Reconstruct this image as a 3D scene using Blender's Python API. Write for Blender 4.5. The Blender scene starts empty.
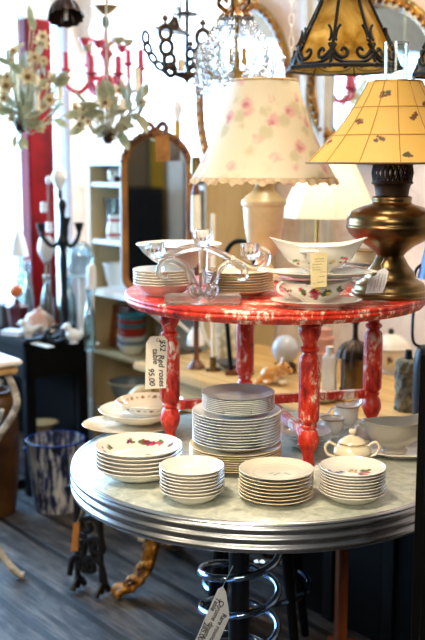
import bpy, bmesh, math, random
from math import sin, cos, pi, atan, atan2, tan, radians as R
from mathutils import Vector, Matrix
random.seed(7)
SC = bpy.context.scene
COL = SC.collection
# ------------------------------------------------------------------ camera maths (authoring aid)
CAMZ = 1.445
TH = atan(160/1000.0)
def ray(px, py):
    u = (px-212.5)/1000.0; v = (320-py)/1000.0
    return Vector((u, cos(TH)+v*sin(TH), v*cos(TH)-sin(TH)))
def P(px, py, Y):
    d = ray(px, py); s = Y/d.y
    return Vector((d.x*s, Y, CAMZ+d.z*s))
def G(px, py, z):
    d = ray(px, py); s = (z-CAMZ)/d.z
    return Vector((d.x*s, d.y*s, z))
ROT = -R(52)                      # the room stands askew to the view
AX = Vector((cos(ROT), sin(ROT), 0)); BX = Vector((-sin(ROT), cos(ROT), 0))
def AB(a, b, z=0.0): return AX*a + BX*b + Vector((0, 0, z))

# ------------------------------------------------------------------ materials
def lin(h):
    h = h.lstrip('#'); o = []
    for i in (0, 2, 4):
        c = int(h[i:i+2], 16)/255.0
        o.append(c/12.92 if c <= .04045 else ((c+.055)/1.055)**2.4)
    return (*o, 1.0)
class NT:
    def __init__(s, name):
        s.m = bpy.data.materials.new(name); s.m.use_nodes = True
        s.t = s.m.node_tree; s.t.nodes.clear()
        s.out = s.n('ShaderNodeOutputMaterial')
    def n(s, typ, **kw):
        nd = s.t.nodes.new(typ)
        for k, v in kw.items():
            if k.startswith('i_'):
                nd.inputs[k[2:].replace('_', ' ')].default_value = v
            else: setattr(nd, k, v)
        return nd
    def l(s, a, b): s.t.links.new(a, b)
    def coord(s, kind='Object', scale=(1, 1, 1), rot=(0, 0, 0)):
        tc = s.n('ShaderNodeTexCoord'); mp = s.n('ShaderNodeMapping')
        mp.inputs['Scale'].default_value = scale; mp.inputs['Rotation'].default_value = rot
        s.l(tc.outputs[kind], mp.inputs['Vector']); return mp.outputs['Vector']
    def noise(s, vec, scale, detail=4, rough=.55, dist=0.0):
        nd = s.n('ShaderNodeTexNoise'); nd.inputs['Scale'].default_value = scale
        nd.inputs['Detail'].default_value = detail; nd.inputs['Roughness'].default_value = rough
        nd.inputs['Distortion'].default_value = dist
        s.l(vec, nd.inputs['Vector']); return nd.outputs['Fac']
    def ramp(s, fac, stops, const=False):
        r = s.n('ShaderNodeValToRGB'); e = r.color_ramp.elements
        if const: r.color_ramp.interpolation = 'CONSTANT'
        while len(e) < len(stops): e.new(.5)
        for el, (p, c) in zip(e, stops):
            el.position = p; el.color = c if len(c) == 4 else (*c, 1)
        s.l(fac, r.inputs['Fac']); return r.outputs['Color']
    def mix(s, fac, a, b, blend='MIX'):
        m = s.n('ShaderNodeMix', data_type='RGBA', blend_type=blend)
        for sock, v in ((m.inputs[0], fac), (m.inputs[6], a), (m.inputs[7], b)):
            if hasattr(v, 'is_output'): s.l(v, sock)
            else: sock.default_value = v
        return m.outputs[2]
    def bsdf(s, color=None, rough=.5, metal=0.0, **kw):
        b = s.n('ShaderNodeBsdfPrincipled')
        for k, v in (('Base Color', color), ('Roughness', rough), ('Metallic', metal)):
            if v is None: continue
            if hasattr(v, 'is_output'): s.l(v, b.inputs[k])
            else: b.inputs[k].default_value = v
        for k, v in kw.items():
            b.inputs[k.replace('_', ' ')].default_value = v
        s.l(b.outputs[0], s.out.inputs['Surface']); return b
    def bump(s, b, h, strength=.3, dist=.01):
        bp = s.n('ShaderNodeBump'); bp.inputs['Strength'].default_value = strength
        bp.inputs['Distance'].default_value = dist
        s.l(h, bp.inputs['Height']); s.l(bp.outputs[0], b.inputs['Normal'])
def plain(name, hx, rough=.5, metal=0.0, vary=.12, scale=18, bump=0.0, **kw):
    t = NT(name); v = t.coord(); f = t.noise(v, scale)
    c = lin(hx); lo = tuple(x*(1-vary) for x in c[:3])+(1,); hi = tuple(min(1, x*(1+vary)) for x in c[:3])+(1,)
    b = t.bsdf(t.ramp(f, [(.3, lo), (.7, hi)]), rough, metal, **kw)
    if bump: t.bump(b, f, bump, .004)
    return t.m
def two(name, h1, h2, scale=8, lo=.42, hi=.58, rough=.5, metal=0.0, stretch=(1, 1, 1), bump=0.0, dist=0.0, detail=6, **kw):
    t = NT(name); v = t.coord(scale=stretch); f = t.noise(v, scale, detail, .6, dist)
    b = t.bsdf(t.ramp(f, [(lo, lin(h1)), (hi, lin(h2))]), rough, metal, **kw)
    if bump: t.bump(b, f, bump, .004)
    return t.m
def painted(name, rough=.15, coat=.5, transl=0.0):
    t = NT(name); a = t.n('ShaderNodeVertexColor'); a.layer_name = 'Col'
    b = t.bsdf(a.outputs['Color'], rough, 0.0, Coat_Weight=coat, Coat_Roughness=.08)
    if transl:
        tr = t.n('ShaderNodeBsdfTranslucent'); t.l(a.outputs['Color'], tr.inputs['Color'])
        mx = t.n('ShaderNodeMixShader'); mx.inputs[0].default_value = transl
        t.l(b.outputs[0], mx.inputs[1]); t.l(tr.outputs[0], mx.inputs[2]); t.l(mx.outputs[0], t.out.inputs['Surface'])
    return t.m
def transl(name, stops, scale=6, fac=.5, rough=.4, dist=1.0, stretch=(1, 1, 1)):
    t = NT(name); v = t.coord(scale=stretch); f = t.noise(v, scale, 5, .6, dist)
    c = t.ramp(f, [(p, lin(h)) for p, h in stops])
    b = t.bsdf(c, rough, 0.0)
    tr = t.n('ShaderNodeBsdfTranslucent'); t.l(c, tr.inputs['Color'])
    mx = t.n('ShaderNodeMixShader'); mx.inputs[0].default_value = fac
    t.l(b.outputs[0], mx.inputs[1]); t.l(tr.outputs[0], mx.inputs[2]); t.l(mx.outputs[0], t.out.inputs['Surface'])
    return t.m
def thin_glass(name, tint='#f4fafa', refl=.10):
    t = NT(name)
    tr = t.n('ShaderNodeBsdfTransparent'); tr.inputs['Color'].default_value = lin(tint)
    gl = t.n('ShaderNodeBsdfGlossy'); gl.inputs['Roughness'].default_value = .03
    lw = t.n('ShaderNodeLayerWeight'); lw.inputs['Blend'].default_value = .35
    ma = t.n('ShaderNodeMath', operation='MULTIPLY_ADD'); ma.inputs[1].default_value = .6; ma.inputs[2].default_value = refl*.4
    t.l(lw.outputs['Fresnel'], ma.inputs[0])
    mx = t.n('ShaderNodeMixShader'); t.l(ma.outputs[0], mx.inputs[0])
    t.l(tr.outputs[0], mx.inputs[1]); t.l(gl.outputs[0], mx.inputs[2]); t.l(mx.outputs[0], t.out.inputs['Surface'])
    return t.m

M = {}
M['china'] = plain('china', '#e9e4d8', .16, vary=.03, Coat_Weight=.4, Coat_Roughness=.05)
M['cream_china'] = plain('cream_china', '#e6d9b8', .18, vary=.04, Coat_Weight=.4, Coat_Roughness=.05)
M['blue_china'] = plain('blue_china', '#dfe2de', .16, vary=.03, Coat_Weight=.4, Coat_Roughness=.05)
M['tan_china'] = plain('tan_china', '#e8d8b2', .2, vary=.06, Coat_Weight=.3, Coat_Roughness=.05)
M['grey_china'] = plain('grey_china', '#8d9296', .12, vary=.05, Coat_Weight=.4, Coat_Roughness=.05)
M['shade_grey_china'] = plain('shaded_grey_china', '#aaa396', .16, vary=.05, Coat_Weight=.4)  # grey glaze, darkened further to carry the shade at the table's right
M['painted'] = painted('painted_china')
M['gilt'] = plain('gilt', '#a8803a', .3, .8, vary=.2)
def lead_glass(clear=.5, ior=1.3):
    t = NT('clear_glass_solid'); b = t.bsdf((.98, .99, .99, 1), .02, 0, Transmission_Weight=1.0, IOR=ior)
    tr = t.n('ShaderNodeBsdfTransparent'); tr.inputs['Color'].default_value = (.97, .98, .98, 1)
    mx = t.n('ShaderNodeMixShader'); mx.inputs[0].default_value = clear
    t.l(b.outputs[0], mx.inputs[1]); t.l(tr.outputs[0], mx.inputs[2]); t.l(mx.outputs[0], t.out.inputs['Surface']); return t.m
M['glass'] = lead_glass(.28, 1.45)
_t = NT('pressed_glass_slab'); _t.bsdf((.93, .90, .87, 1), .18, 0, Transmission_Weight=.85, IOR=1.4); M['slab_glass'] = _t.m
M['thin_glass'] = thin_glass('thin_glass', '#e6ebe8', refl=.35)
M['pane'] = thin_glass('window_pane', '#fafdff', .08)
M['chrome'] = plain('chrome', '#c9ccd0', .27, 1.0, vary=.05, scale=60)
M['sky_tinted_chrome'] = plain('sky_tinted_chrome', '#93aed0', .1, 1.0, vary=.03)  # blue of the sky light is mixed into the chrome colour
M['black_iron'] = plain('black_iron', '#0a0909', .45, 0, vary=.3, bump=.2, Specular_IOR_Level=.35)
M['black_wood'] = plain('black_wood', '#080707', .6, vary=.3, Specular_IOR_Level=.15)
M['dark_iron'] = two('aged_iron', '#17110c', '#4a3621', 14, .4, .65, .5, .6)
M['brass'] = two('dark_brass', '#4a3820', '#a58a5a', 7, .3, .7, .28, .95, stretch=(1, 1, 2.2))
M['brass_bright'] = two('yellow_brass', '#7a5a22', '#c9a04a', 12, .35, .7, .28, .9)
M['gold_frame'] = two('gilded_frame', '#5a3512', '#c08a35', 26, .38, .66, .4, .35, bump=.4)
M['gold_carved'] = two('carved_gold', '#3a1a06', '#c4842c', 45, .38, .66, .35, .6, bump=.8)
M['oak_frame'] = two('golden_wood_frame', '#6d3f14', '#a9702c', 16, .35, .65, .38, stretch=(1, 1, .3))
_t = NT('mirror_glass'); _t.bsdf((.82, .84, .82, 1), .03, 1.0); M['mirror'] = _t.m
M['white_paint'] = two('white_paint', '#e4e0d6', '#f2efe8', 5, rough=.5)
M['cream_paint'] = two('cream_wood', '#c8b48a', '#e2d3ae', 9, .35, .65, .5, stretch=(1, 6, 1))
M['shelf_wood'] = two('painted_shelf_wood', '#b89c68', '#cbb48a', 9, .35, .65, .5, stretch=(1, 1, .2))
M['pine'] = two('pale_pine', '#b98d4e', '#d9b67c', 6, .35, .65, .45, stretch=(.4, 5, 5), dist=.6)
M['brown_wood'] = two('brown_wood', '#3a1d0c', '#7a431c', 9, .35, .65, .4, stretch=(5, 5, .5))
M['orange_wood'] = two('orange_wood', '#5b2a0d', '#8c4a1c', 9, .35, .65, .45, stretch=(5, 5, .5))
M['paper'] = two('tag_card', '#e2d8c4', '#efe6d4', 10, rough=.7)
M['kraft'] = two('cream_tag_card', '#d8c58e', '#e8d9a8', 10, rough=.7)
M['brown_tag'] = two('brown_tag_card', '#8a5a24', '#b57a3a', 10, rough=.7)
M['white_tag'] = two('white_tag_card', '#dfe3e8', '#f0f2f4', 10, rough=.65)
M['ink'] = plain('ink', '#15131c', .6)
M['ink_brown'] = plain('brown_ink', '#4a3a28', .6)
M['string'] = plain('string', '#cfc6b2', .9)
M['alabaster'] = two('alabaster', '#d2bd88', '#ead9a8', 7, .35, .65, .3, stretch=(1, 1, 1.5), dist=1.0, Subsurface_Weight=.0)
M['white_shade'] = transl('white_lampshade', [(.3, '#efe9da'), (.7, '#faf6ea')], 5, .45)
M['ruffle'] = transl('ruffle_cloth', [(.35, '#c49a86'), (.5, '#d9c49e'), (.7, '#e6d8b8')], 30, .35, .8)
M['blue_shade'] = transl('blue_lampshade', [(.3, '#3f6da8'), (.7, '#5b88bf')], 5, .3)
M['amber'] = transl('amber_glass', [(.28, '#7a5a22'), (.42, '#b39548'), (.58, '#d4bf80'), (.75, '#e8dfbc')], 7, .72, .2, 1.6)
M['bulb_white'] = plain('opal_glass', '#f4f2ee', .2, vary=.02)
M['pink_wax'] = plain('pink_paint', '#c23a50', .45, vary=.15)
M['yellow_wax'] = plain('yellow_candle_sleeve', '#b88f14', .6)
M['crest_wood'] = two('carved_crest_wood', '#4a2208', '#8a5420', 40, rough=.6, bump=.5)
M['ivory_wax'] = plain('ivory_candle_sleeve', '#efe8d2', .5)
M['leaf'] = transl('pale_green_enamel', [(.35, '#a9aa84'), (.65, '#dedac0')], 20, .35, .5)
M['petal'] = transl('cream_enamel', [(.35, '#d2bd90'), (.65, '#efe6d0')], 20, .35, .5)
M['petal_center'] = plain('brown_flower_center', '#7a5a30', .6)
M['tole_brown'] = plain('dark_brown_enamel', '#2a120a', .4, .2)
M['red_paint_post'] = two('dark_red_paint', '#5a0508', '#7c090d', 4, rough=.6, Specular_IOR_Level=.1)
M['teal'] = plain('teal_glaze', '#3f7f86', .25)
M['red_glaze'] = plain('red_glaze', '#a8331f', .25)
M['pale_glaze'] = plain('pale_glaze', '#e6e1d3', .25)
M['slate_glaze'] = plain('slate_glaze', '#7d8b93', .25)
M['pink_china'] = plain('pink_china', '#cf9a8c', .3)
M['orange_glass'] = plain('orange_glass', '#e0743a', .25)
M['dark_red'] = plain('dark_red_glaze', '#4a0f0e', .35)
M['shell'] = two('shell_pink', '#d9a08a', '#f1e6d6', 14, .35, .65, .35)
M['orange_brown'] = two('orange_glaze', '#c98a3c', '#ece0c8', 22, .45, .58, .3)
M['brown_crock'] = two('brown_crock_glaze', '#3a200a', '#5c3812', 5, rough=.35)
M['stone'] = two('rough_stone', '#2c2a22', '#8d8a74', 45, .35, .68, .8, bump=1.0)
M['pale_blue_glass'] = thin_glass('pale_blue_glass', '#e4f1f3', .3)
M['cream_tin'] = plain('cream_tin', '#e0d6c0', .4)
M['light_blue_box'] = plain('light_blue_card', '#5aa0c4', .6)
M['gold_wing'] = two('olive_gold', '#5a4a12', '#a08a2c', 20, rough=.45, metal=.4)

def red_white():
    t = NT('flaking_red_and_white_paint'); v = t.coord(scale=(1, 1, .55))
    f = t.noise(v, 17, 8, .7, .4); g = t.noise(t.coord(scale=(1, 1, .45)), 90, 5, .65)
    ad = t.n('ShaderNodeMath', operation='MULTIPLY_ADD'); ad.inputs[1].default_value = .62
    t.l(g, ad.inputs[0]); t.l(f, ad.inputs[2])
    c = t.ramp(ad.outputs[0], [(.60, lin('#5d0906')), (.71, lin('#b01c0b')), (.85, lin('#d43a1c')), (.885, lin('#d98a76')), (.94, lin('#e9dcc6'))])
    b = t.bsdf(c, .42); t.bump(b, ad.outputs[0], .35, .003); return t.m
M['red_white'] = red_white()
def laminate():
    t = NT('cracked_ice_laminate'); v = t.coord()
    f = t.noise(v, 26, 6, .65, 1.2)
    b = t.bsdf(t.ramp(f, [(.3, lin('#8f9689')), (.5, lin('#b4b8aa')), (.68, lin('#cfd0c2'))]), .28, 0, Coat_Weight=.25); return t.m
M['laminate'] = laminate()
def floor_mat():
    t = NT('weathered_floorboards'); v = t.coord()
    br = t.n('ShaderNodeTexBrick', offset=.37, squash=1.0)
    for k, x in (('Scale', 1.0), ('Mortar Size', .015), ('Mortar Smooth', .2), ('Bias', 0.0), ('Brick Width', 4.3), ('Row Height', .172)):
        br.inputs[k].default_value = x
    br.inputs['Color1'].default_value = (.2, .2, .2, 1); br.inputs['Color2'].default_value = (.8, .8, .8, 1); br.inputs['Mortar'].default_value = (0, 0, 0, 1)
    t.l(v, br.inputs['Vector'])
    g = t.noise(t.coord(scale=(.8, 9, 1)), 4, 10, .78, .8); w = t.noise(v, 5.5, 6, .65, .4)
    base = t.ramp(g, [(.38, lin('#060404')), (.5, lin('#2a211b')), (.62, lin('#7d7268'))])
    worn = t.ramp(w, [(.46, (0, 0, 0, 1)), (.7, (.8, .8, .8, 1))])
    c = t.mix(worn, base, lin('#6a655f')); c = t.mix(.5, c, br.outputs['Color'], 'MULTIPLY')
    gap = t.ramp(br.outputs['Fac'], [(0, (0, 0, 0, 1)), (.5, (1, 1, 1, 1))])
    c = t.mix(gap, c, (.006, .005, .004, 1))
    b = t.bsdf(c, t.ramp(g, [(.3, (.62, .62, .62, 1)), (.7, (.42, .42, .42, 1))]))
    h = t.mix(gap, g, (0, 0, 0, 1)); t.bump(b, h, .5, .01); return t.m
def bucket_mat():
    t = NT('blue_and_white_drip_glaze'); f = t.noise(t.coord(scale=(1, 1, .11)), 55, 6, .65, .6); g = t.noise(t.coord(), 9, 3)
    ad = t.n('ShaderNodeMath', operation='MULTIPLY_ADD'); ad.inputs[1].default_value = .35
    t.l(g, ad.inputs[0]); t.l(f, ad.inputs[2])
    t.bsdf(t.ramp(ad.outputs[0], [(.60, lin('#080c1c')), (.665, lin('#1b2c66')), (.70, lin('#a9a9ac')), (.85, lin('#cfccc4'))]), .3); return t.m
M['bucket'] = bucket_mat()
def rose_cloth():
    t = NT('rose_print_lampshade'); v = t.coord()
    base = lin('#ece4cf')
    def blot(scale, thr, soft, off):
        mp = t.n('ShaderNodeMapping'); mp.inputs['Location'].default_value = off
        nz = t.n('ShaderNodeTexNoise'); nz.inputs['Scale'].default_value = 60; t.l(v, nz.inputs['Vector'])
        ad = t.n('ShaderNodeVectorMath', operation='SCALE'); t.l(nz.outputs['Color'], ad.inputs[0]); ad.inputs['Scale'].default_value = .022
        sm = t.n('ShaderNodeVectorMath', operation='ADD'); t.l(v, sm.inputs[0]); t.l(ad.outputs[0], sm.inputs[1]); t.l(sm.outputs[0], mp.inputs['Vector'])
        vo = t.n('ShaderNodeTexVoronoi'); vo.inputs['Scale'].default_value = scale; vo.inputs['Randomness'].default_value = .75
        t.l(mp.outputs[0], vo.inputs['Vector'])
        return t.ramp(vo.outputs['Distance'], [(thr-soft, (1, 1, 1, 1)), (thr+soft, (0, 0, 0, 1))])
    c = t.mix(blot(17, .33, .08, (.02, .01, .03)), base, lin('#d9d2b4'))
    c = t.mix(blot(17, .30, .08, (.0, .0, .0)), c, lin('#e6c2ba'))
    c = t.mix(blot(17, .13, .08, (.004, .0, .004)), c, lin('#d08a90'))
    b = t.bsdf(c, .7); tr = t.n('ShaderNodeBsdfTranslucent'); t.l(c, tr.inputs['Color'])
    mx = t.n('ShaderNodeMixShader'); mx.inputs[0].default_value = .42
    t.l(b.outputs[0], mx.inputs[1]); t.l(tr.outputs[0], mx.inputs[2]); t.l(mx.outputs[0], t.out.inputs['Surface']); return t.m
M['rose_cloth'] = rose_cloth()
def wallpaper():
    t = NT('faded_pink_wallpaper'); v = t.coord(); f = t.noise(v, 3.5, 6, .6, .8); s = t.noise(t.coord(scale=(1, 1, 1)), 14, 6, .65, 1.5)
    c = t.mix(t.ramp(s, [(.55, (0, 0, 0, 1)), (.66, (.5, .5, .5, 1))]), t.ramp(f, [(.3, lin('#d8bfae')), (.7, lin('#eadbd0'))]), lin('#c9a488'))
    t.bsdf(c, .8); return t.m
M['wallpaper'] = wallpaper()

# ------------------------------------------------------------------ mesh building
class MB:
    def __init__(s): s.v = []; s.f = []
    def add(s, vs, fs):
        b = len(s.v); s.v += [Vector(x) for x in vs]; s.f += [tuple(b+i for i in f) for f in fs]; return s
    def lathe(s, prof, seg=48, c=(0, 0, 0), sx=1.0, sy=1.0, mod=None):
        """revolve (radius, height) pairs about z; pairs that start or end on the axis close there"""
        vs, idx = [], []
        for (r, z) in prof:
            if r < 1e-6: idx.append([len(vs)]); vs.append((c[0], c[1], c[2]+z)); continue
            row = []
            for i in range(seg):
                a = 2*pi*i/seg; rr, zz = (r, z) if mod is None else mod(r, z, a)
                row.append(len(vs)); vs.append((c[0]+rr*cos(a)*sx, c[1]+rr*sin(a)*sy, c[2]+zz))
            idx.append(row)
        fs = []
        for A, B in zip(idx, idx[1:]):
            if len(A) == 1 and len(B) == 1: continue
            for i in range(seg):
                j = (i+1) % seg
                if len(A) == 1: fs.append((A[0], B[j], B[i]))
                elif len(B) == 1: fs.append((A[i], A[j], B[0]))
                else: fs.append((A[i], A[j], B[j], B[i]))
        return s.add(vs, fs)
    def tube(s, pts, r, seg=8, closed=False):
        pts = [Vector(p) for p in pts]; n = len(pts)
        rad = r if isinstance(r, (list, tuple)) else [r]*n
        vs, fs = [], []; up = None
        for i, p in enumerate(pts):
            a = pts[(i-1) % n] if (closed or i > 0) else p
            b = pts[(i+1) % n] if (closed or i < n-1) else p
            t = (b-a)
            t = t.normalized() if t.length > 1e-9 else Vector((0, 0, 1))
            if up is None:
                up = Vector((0, 0, 1)) if abs(t.z) < .9 else Vector((1, 0, 0))
            x = up - t*up.dot(t)
            if x.length < 1e-6: x = t.orthogonal()
            x.normalize(); up = x; y = t.cross(x)
            for k in range(seg):
                q = 2*pi*k/seg; vs.append(p+(x*cos(q)+y*sin(q))*rad[i])
        m = n if closed else n-1
        for i in range(m):
            j = (i+1) % n
            for k in range(seg):
                l = (k+1) % seg
                fs.append((i*seg+k, i*seg+l, j*seg+l, j*seg+k))
        if not closed:
            fs.append(tuple(reversed(range(seg)))); fs.append(tuple((n-1)*seg+k for k in range(seg)))
        return s.add(vs, fs)
    def box(s, c, d, rz=0.0, bev=0.0):
        bm = bmesh.new(); bmesh.ops.create_cube(bm, size=1)
        bmesh.ops.scale(bm, vec=d, verts=bm.verts)
        if bev: bmesh.ops.bevel(bm, geom=list(bm.edges), offset=bev, segments=2, affect='EDGES', clamp_overlap=True)
        mt = Matrix.Translation(c) @ Matrix.Rotation(rz, 4, 'Z')
        bm.transform(mt); bm.verts.index_update()
        s.add([v.co.copy() for v in bm.verts], [tuple(v.index for v in f.verts) for f in bm.faces]); bm.free(); return s
    def ball(s, c, r, seg=16, sz=1.0, sx=1.0, sy=1.0):
        n = seg//2
        return s.lathe([(r*sin(pi*i/n) if 0 < i < n else 0.0, -r*cos(pi*i/n)*sz) for i in range(n+1)], seg, c, sx, sy)
    def prism(s, poly, thick, mt=Matrix()):
        """flat polygon in local x,z given thickness along y"""
        n = len(poly); vs = [mt @ Vector((x, -thick/2, z)) for x, z in poly]+[mt @ Vector((x, thick/2, z)) for x, z in poly]
        fs = [tuple(range(n)), tuple(reversed(range(n, 2*n)))]
        fs += [(i, i+n, (i+1) % n+n, (i+1) % n) for i in range(n)]
        return s.add(vs, fs)
    def xf(s, mt): s.v = [mt @ v for v in s.v]; return s
    def build(s, name, mat, parent=None, loc=None, rz=None, paint=None, angle=40):
        me = bpy.data.meshes.new(name); me.from_pydata([tuple(v) for v in s.v], [], s.f); me.validate(); me.update()
        bm = bmesh.new(); bm.from_mesh(me); bmesh.ops.recalc_face_normals(bm, faces=bm.faces); bm.to_mesh(me); bm.free()
        me.shade_smooth(); me.set_sharp_from_angle(angle=R(angle))
        if paint:
            at = me.color_attributes.new('Col', 'FLOAT_COLOR', 'POINT')
            for i, v in enumerate(me.vertices): at.data[i].color = (*paint(v.co)[:3], 1)
        me.materials.append(M[mat] if isinstance(mat, str) else mat)
        o = bpy.data.objects.new(name, me); COL.objects.link(o)
        if parent is not None: o.parent = parent
        if loc is not None: o.location = loc
        if rz is not None: o.rotation_euler.z = rz
        return o
def cr(pts, n=8, closed=False):
    """smooth curve through points"""
    p = [Vector(x) for x in pts]; out = []; N = len(p)
    for i in range(N if closed else N-1):
        if closed: a, b, c, d = p[(i-1) % N], p[i], p[(i+1) % N], p[(i+2) % N]
        else: a, b, c, d = p[max(i-1, 0)], p[i], p[i+1], p[min(i+2, N-1)]
        for k in range(n):
            t = k/n
            out.append(.5*((2*b)+(c-a)*t+(2*a-5*b+4*c-d)*t*t+(3*b-a-3*c+d)*t**3))
    if not closed: out.append(p[-1])
    return out
def crp(prof, n=5):
    z0 = min(z for r, z in prof); z1 = max(z for r, z in prof)
    return [(max(v.x, 0), min(max(v.y, z0), z1)) for v in cr([(r, z, 0) for r, z in prof], n)]
USED = set()
def tag(o, label, cat, group=None, kind=None):
    assert label not in USED or kind, label
    n = len(label.split()); assert 4 <= n <= 16, (n, label)
    USED.add(label); o['label'] = label; o['category'] = cat
    if group: o['group'] = group
    if kind: o['kind'] = kind
    return o
def thing(name, loc, label, cat, group=None, rz=0.0):
    o = bpy.data.objects.new(name, None); o.empty_display_size = .02; COL.objects.link(o)
    o.location = loc; o.rotation_euler.z = rz
    return tag(o, label, cat, group)
def struct(o): o['kind'] = 'structure'; return o
def text(body, size, mat, parent, mt, name='lettering', align='LEFT', shear=.15, sp=1.0):
    cu = bpy.data.curves.new(name, 'FONT'); cu.body = body; cu.size = size; cu.align_x = align; cu.align_y = 'CENTER'; cu.shear = shear
    cu.extrude = .00015; cu.offset = .00022*size/.012; cu.space_line = sp; cu.resolution_u = 4
    tmp = bpy.data.objects.new(name, cu); COL.objects.link(tmp); bpy.context.view_layer.update()
    me = bpy.data.meshes.new_from_object(tmp.evaluated_get(bpy.context.evaluated_depsgraph_get())); me.name = name; bpy.data.objects.remove(tmp)
    me.materials.clear(); me.materials.append(M[mat]); o = bpy.data.objects.new(name, me); COL.objects.link(o); o.parent = parent; o.matrix_local = mt; return o
def rotm(ex, ez): return Matrix((ex, ez.cross(ex), ez)).transposed().to_4x4()
def hash3(v, k): return sin(v.x*k*1.3+1.7)*sin(v.y*k*1.7+.3)*sin(v.z*k*1.1+2.1)

# ------------------------------------------------------------------ the room
def room(name, boxes, mat, bev=0.0):
    m = MB()
    for (a0, a1, b0, b1, z0, z1) in boxes:
        m.box(((a0+a1)/2, (b0+b1)/2, (z0+z1)/2), (a1-a0, b1-b0, z1-z0), bev=bev)
    return struct(m.build(name, mat, rz=ROT))
H = 3.0
room('floor', [(-5.05, 3.6, -3.1, 2.95, -.1, 0)], floor_mat())
room('ceiling', [(-5.05, 3.6, -3.1, 2.95, H, H+.1)], plain('ceiling_paint', '#a39a8a', .9))
WA0, WA1, WZ0, WZ1 = -4.84, -3.42, .98, 2.8
room('wall_right', [(-4.9, WA0, 2.8, 2.95, 0, H), (WA0, WA1, 2.8, 2.95, 0, WZ0), (WA0, WA1, 2.8, 2.95, WZ1, H), (WA1, 3.6, 2.8, 2.95, 0, H)], 'wallpaper')
VB0, VB1, VZ0, VZ1 = -1.2, 2.575, .62, 2.2
lowwall = two('dark_teal_wall_paint', '#3d4644', '#525c58', 4, rough=.8)
room('wall_left', [(-5.05, -4.9, VB1, 2.70, VZ0, VZ1), (-5.05, -4.9, 2.81, 2.95, VZ0, VZ1), (-5.05, -4.9, -3.1, 2.95, VZ1, H), (-5.05, -4.9, -3.1, VB0, 0, VZ1)], plain('white_plaster', '#e6e3dc', .85))
room('wall_under', [(-5.05, -4.9, VB0, 2.95, 0, VZ0)], lowwall)
room('wall_front', [(3.5, 3.6, -3.1, 2.95, 0, H)], plain('dim_brown_plaster', '#4a3a2a', .9))
room('wall_back', [(-5.05, 3.6, -3.1, -3.0, 0, H)], plain('dim_tan_plaster', '#55452f', .9))
room('window_1', [(-4.985, -4.975, VB0, VB1, VZ0, VZ1), (-4.985, -4.975, 2.70, 2.81, VZ0, VZ1)], 'pane')
room('window_2', [(WA0, WA1, 2.87, 2.88, WZ0, WZ1)], 'pane')
room('trim_1', [(-4.97, -4.86, 2.555, 2.71, 0, 2.18)], 'red_paint_post', .008)
room('trim_2', [(-5.0, -4.88, VB0, 2.5, VZ0-.05, VZ0)], 'white_paint')
room('trim_3', [(-2.98, -2.80, 2.765, 2.8, 0, H), (-2.955, -2.93, 2.75, 2.77, 0, H), (-2.85, -2.825, 2.75, 2.77, 0, H)], plain('greyish_white_board', '#cfc8bd', .6))
room('trim_4', [(WA0-.04, WA1+.04, 2.74, 2.83, WZ0-.04, WZ0)], 'white_paint')
room('baseboard_right', [(-4.9, 3.5, 2.78, 2.8, 0, .14)], 'white_paint')

# ------------------------------------------------------------------ lower round table
ZL = .75; LC = Vector((.118, 2.295, 0)); LR = .45
T = thing('round_chrome_table', LC, 'round pale laminate table with a ribbed chrome edge, loaded with stacked crockery', 'table')
MB().lathe([(0, ZL-.03), (LR-.0128, ZL-.03), (LR-.0128, ZL-.001), (LR-.014, ZL), (0, ZL)], 160).build('tabletop', 'laminate', T)
prof = [(LR-.03, ZL-.062), (LR-.008, ZL-.063)]
z = ZL-.062
for k in range(3):
    zz = z+k*.0195
    prof += [(LR-.004, zz), (LR+.001, zz+.004), (LR+.003, zz+.009), (LR+.001, zz+.014), (LR-.004, zz+.0175)]
prof += [(LR-.001, ZL-.003), (LR-.003, ZL), (LR-.012, ZL), (LR-.0125, ZL-.062), (LR-.03, ZL-.062)]
MB().lathe(prof, 160).build('rim', 'chrome', T, angle=60)
pc = Vector((-.055, -.045, 0))
MB().lathe([(0, 0), (.20, 0), (.205, .015), (.17, .03), (.05, .05), (.026, .08), (.024, .6), (.05, .66), (.09, ZL-.031), (0, ZL-.031)], 40, pc).build('pedestal', 'black_iron', T)
hel = [pc+Vector((.093*cos(t*2*pi), .093*sin(t*2*pi), .16+t*.092)) for t in [k/28 for k in range(int(28*4.0)+1)]]
MB().tube(hel, .0092, 12).build('chrome_coil', 'sky_tinted_chrome', T)

# ------------------------------------------------------------------ upper red table
ZU = 1.125; UC = Vector((.155, 2.475, 0)); UR = .374
U = thing('red_side_table', (UC.x, UC.y, ZL+.0003), 'round low table in flaking red and white paint, standing on the chrome-edged table', 'table')
t0 = ZU-ZL
MB().lathe([(0, t0-.03), (UR-.02, t0-.03), (UR-.010, t0-.029), (UR-.007, t0-.026), (UR-.006, t0-.021), (UR-.001, t0-.019), (UR, t0-.014), (UR-.003, t0-.010), (UR-.001, t0-.006), (UR-.002, t0-.002), (UR-.006, t0), (0, t0)], 160).build('tabletop', 'red_white', U, angle=60)
LP = [(0.0, 0), (.013, 0), (.015, .006), (.0125, .022), (.0135, .032), (.020, .043), (.0245, .058), (.0245, .068), (.020, .084), (.0145, .091), (.0195, .094), (.0195, .098), (.0165, .101), (.0225, .108), (.0245, .116), (.0245, .246), (.0225, .256), (.0165, .262), (.0155, .267), (.0215, .271), (.0215, .277), (.015, .281), (.0155, .289), (.0235, .306), (.0255, .316), (.0245, .324), (.029, .329), (.029, t0-.0305), (0, t0-.0305)]
def flute(r, z, a):
    return (r*(1-.05*(.5+.5*cos(a*12))) if .115 < z < .247 else r, z)
fv = Vector((.24, -.97, 0)); lv = Vector((-.97, -.24, 0)); LEGR = .268
lm = MB().lathe(LP, 72, mod=flute)
leg0 = None
LEGW = []
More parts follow.
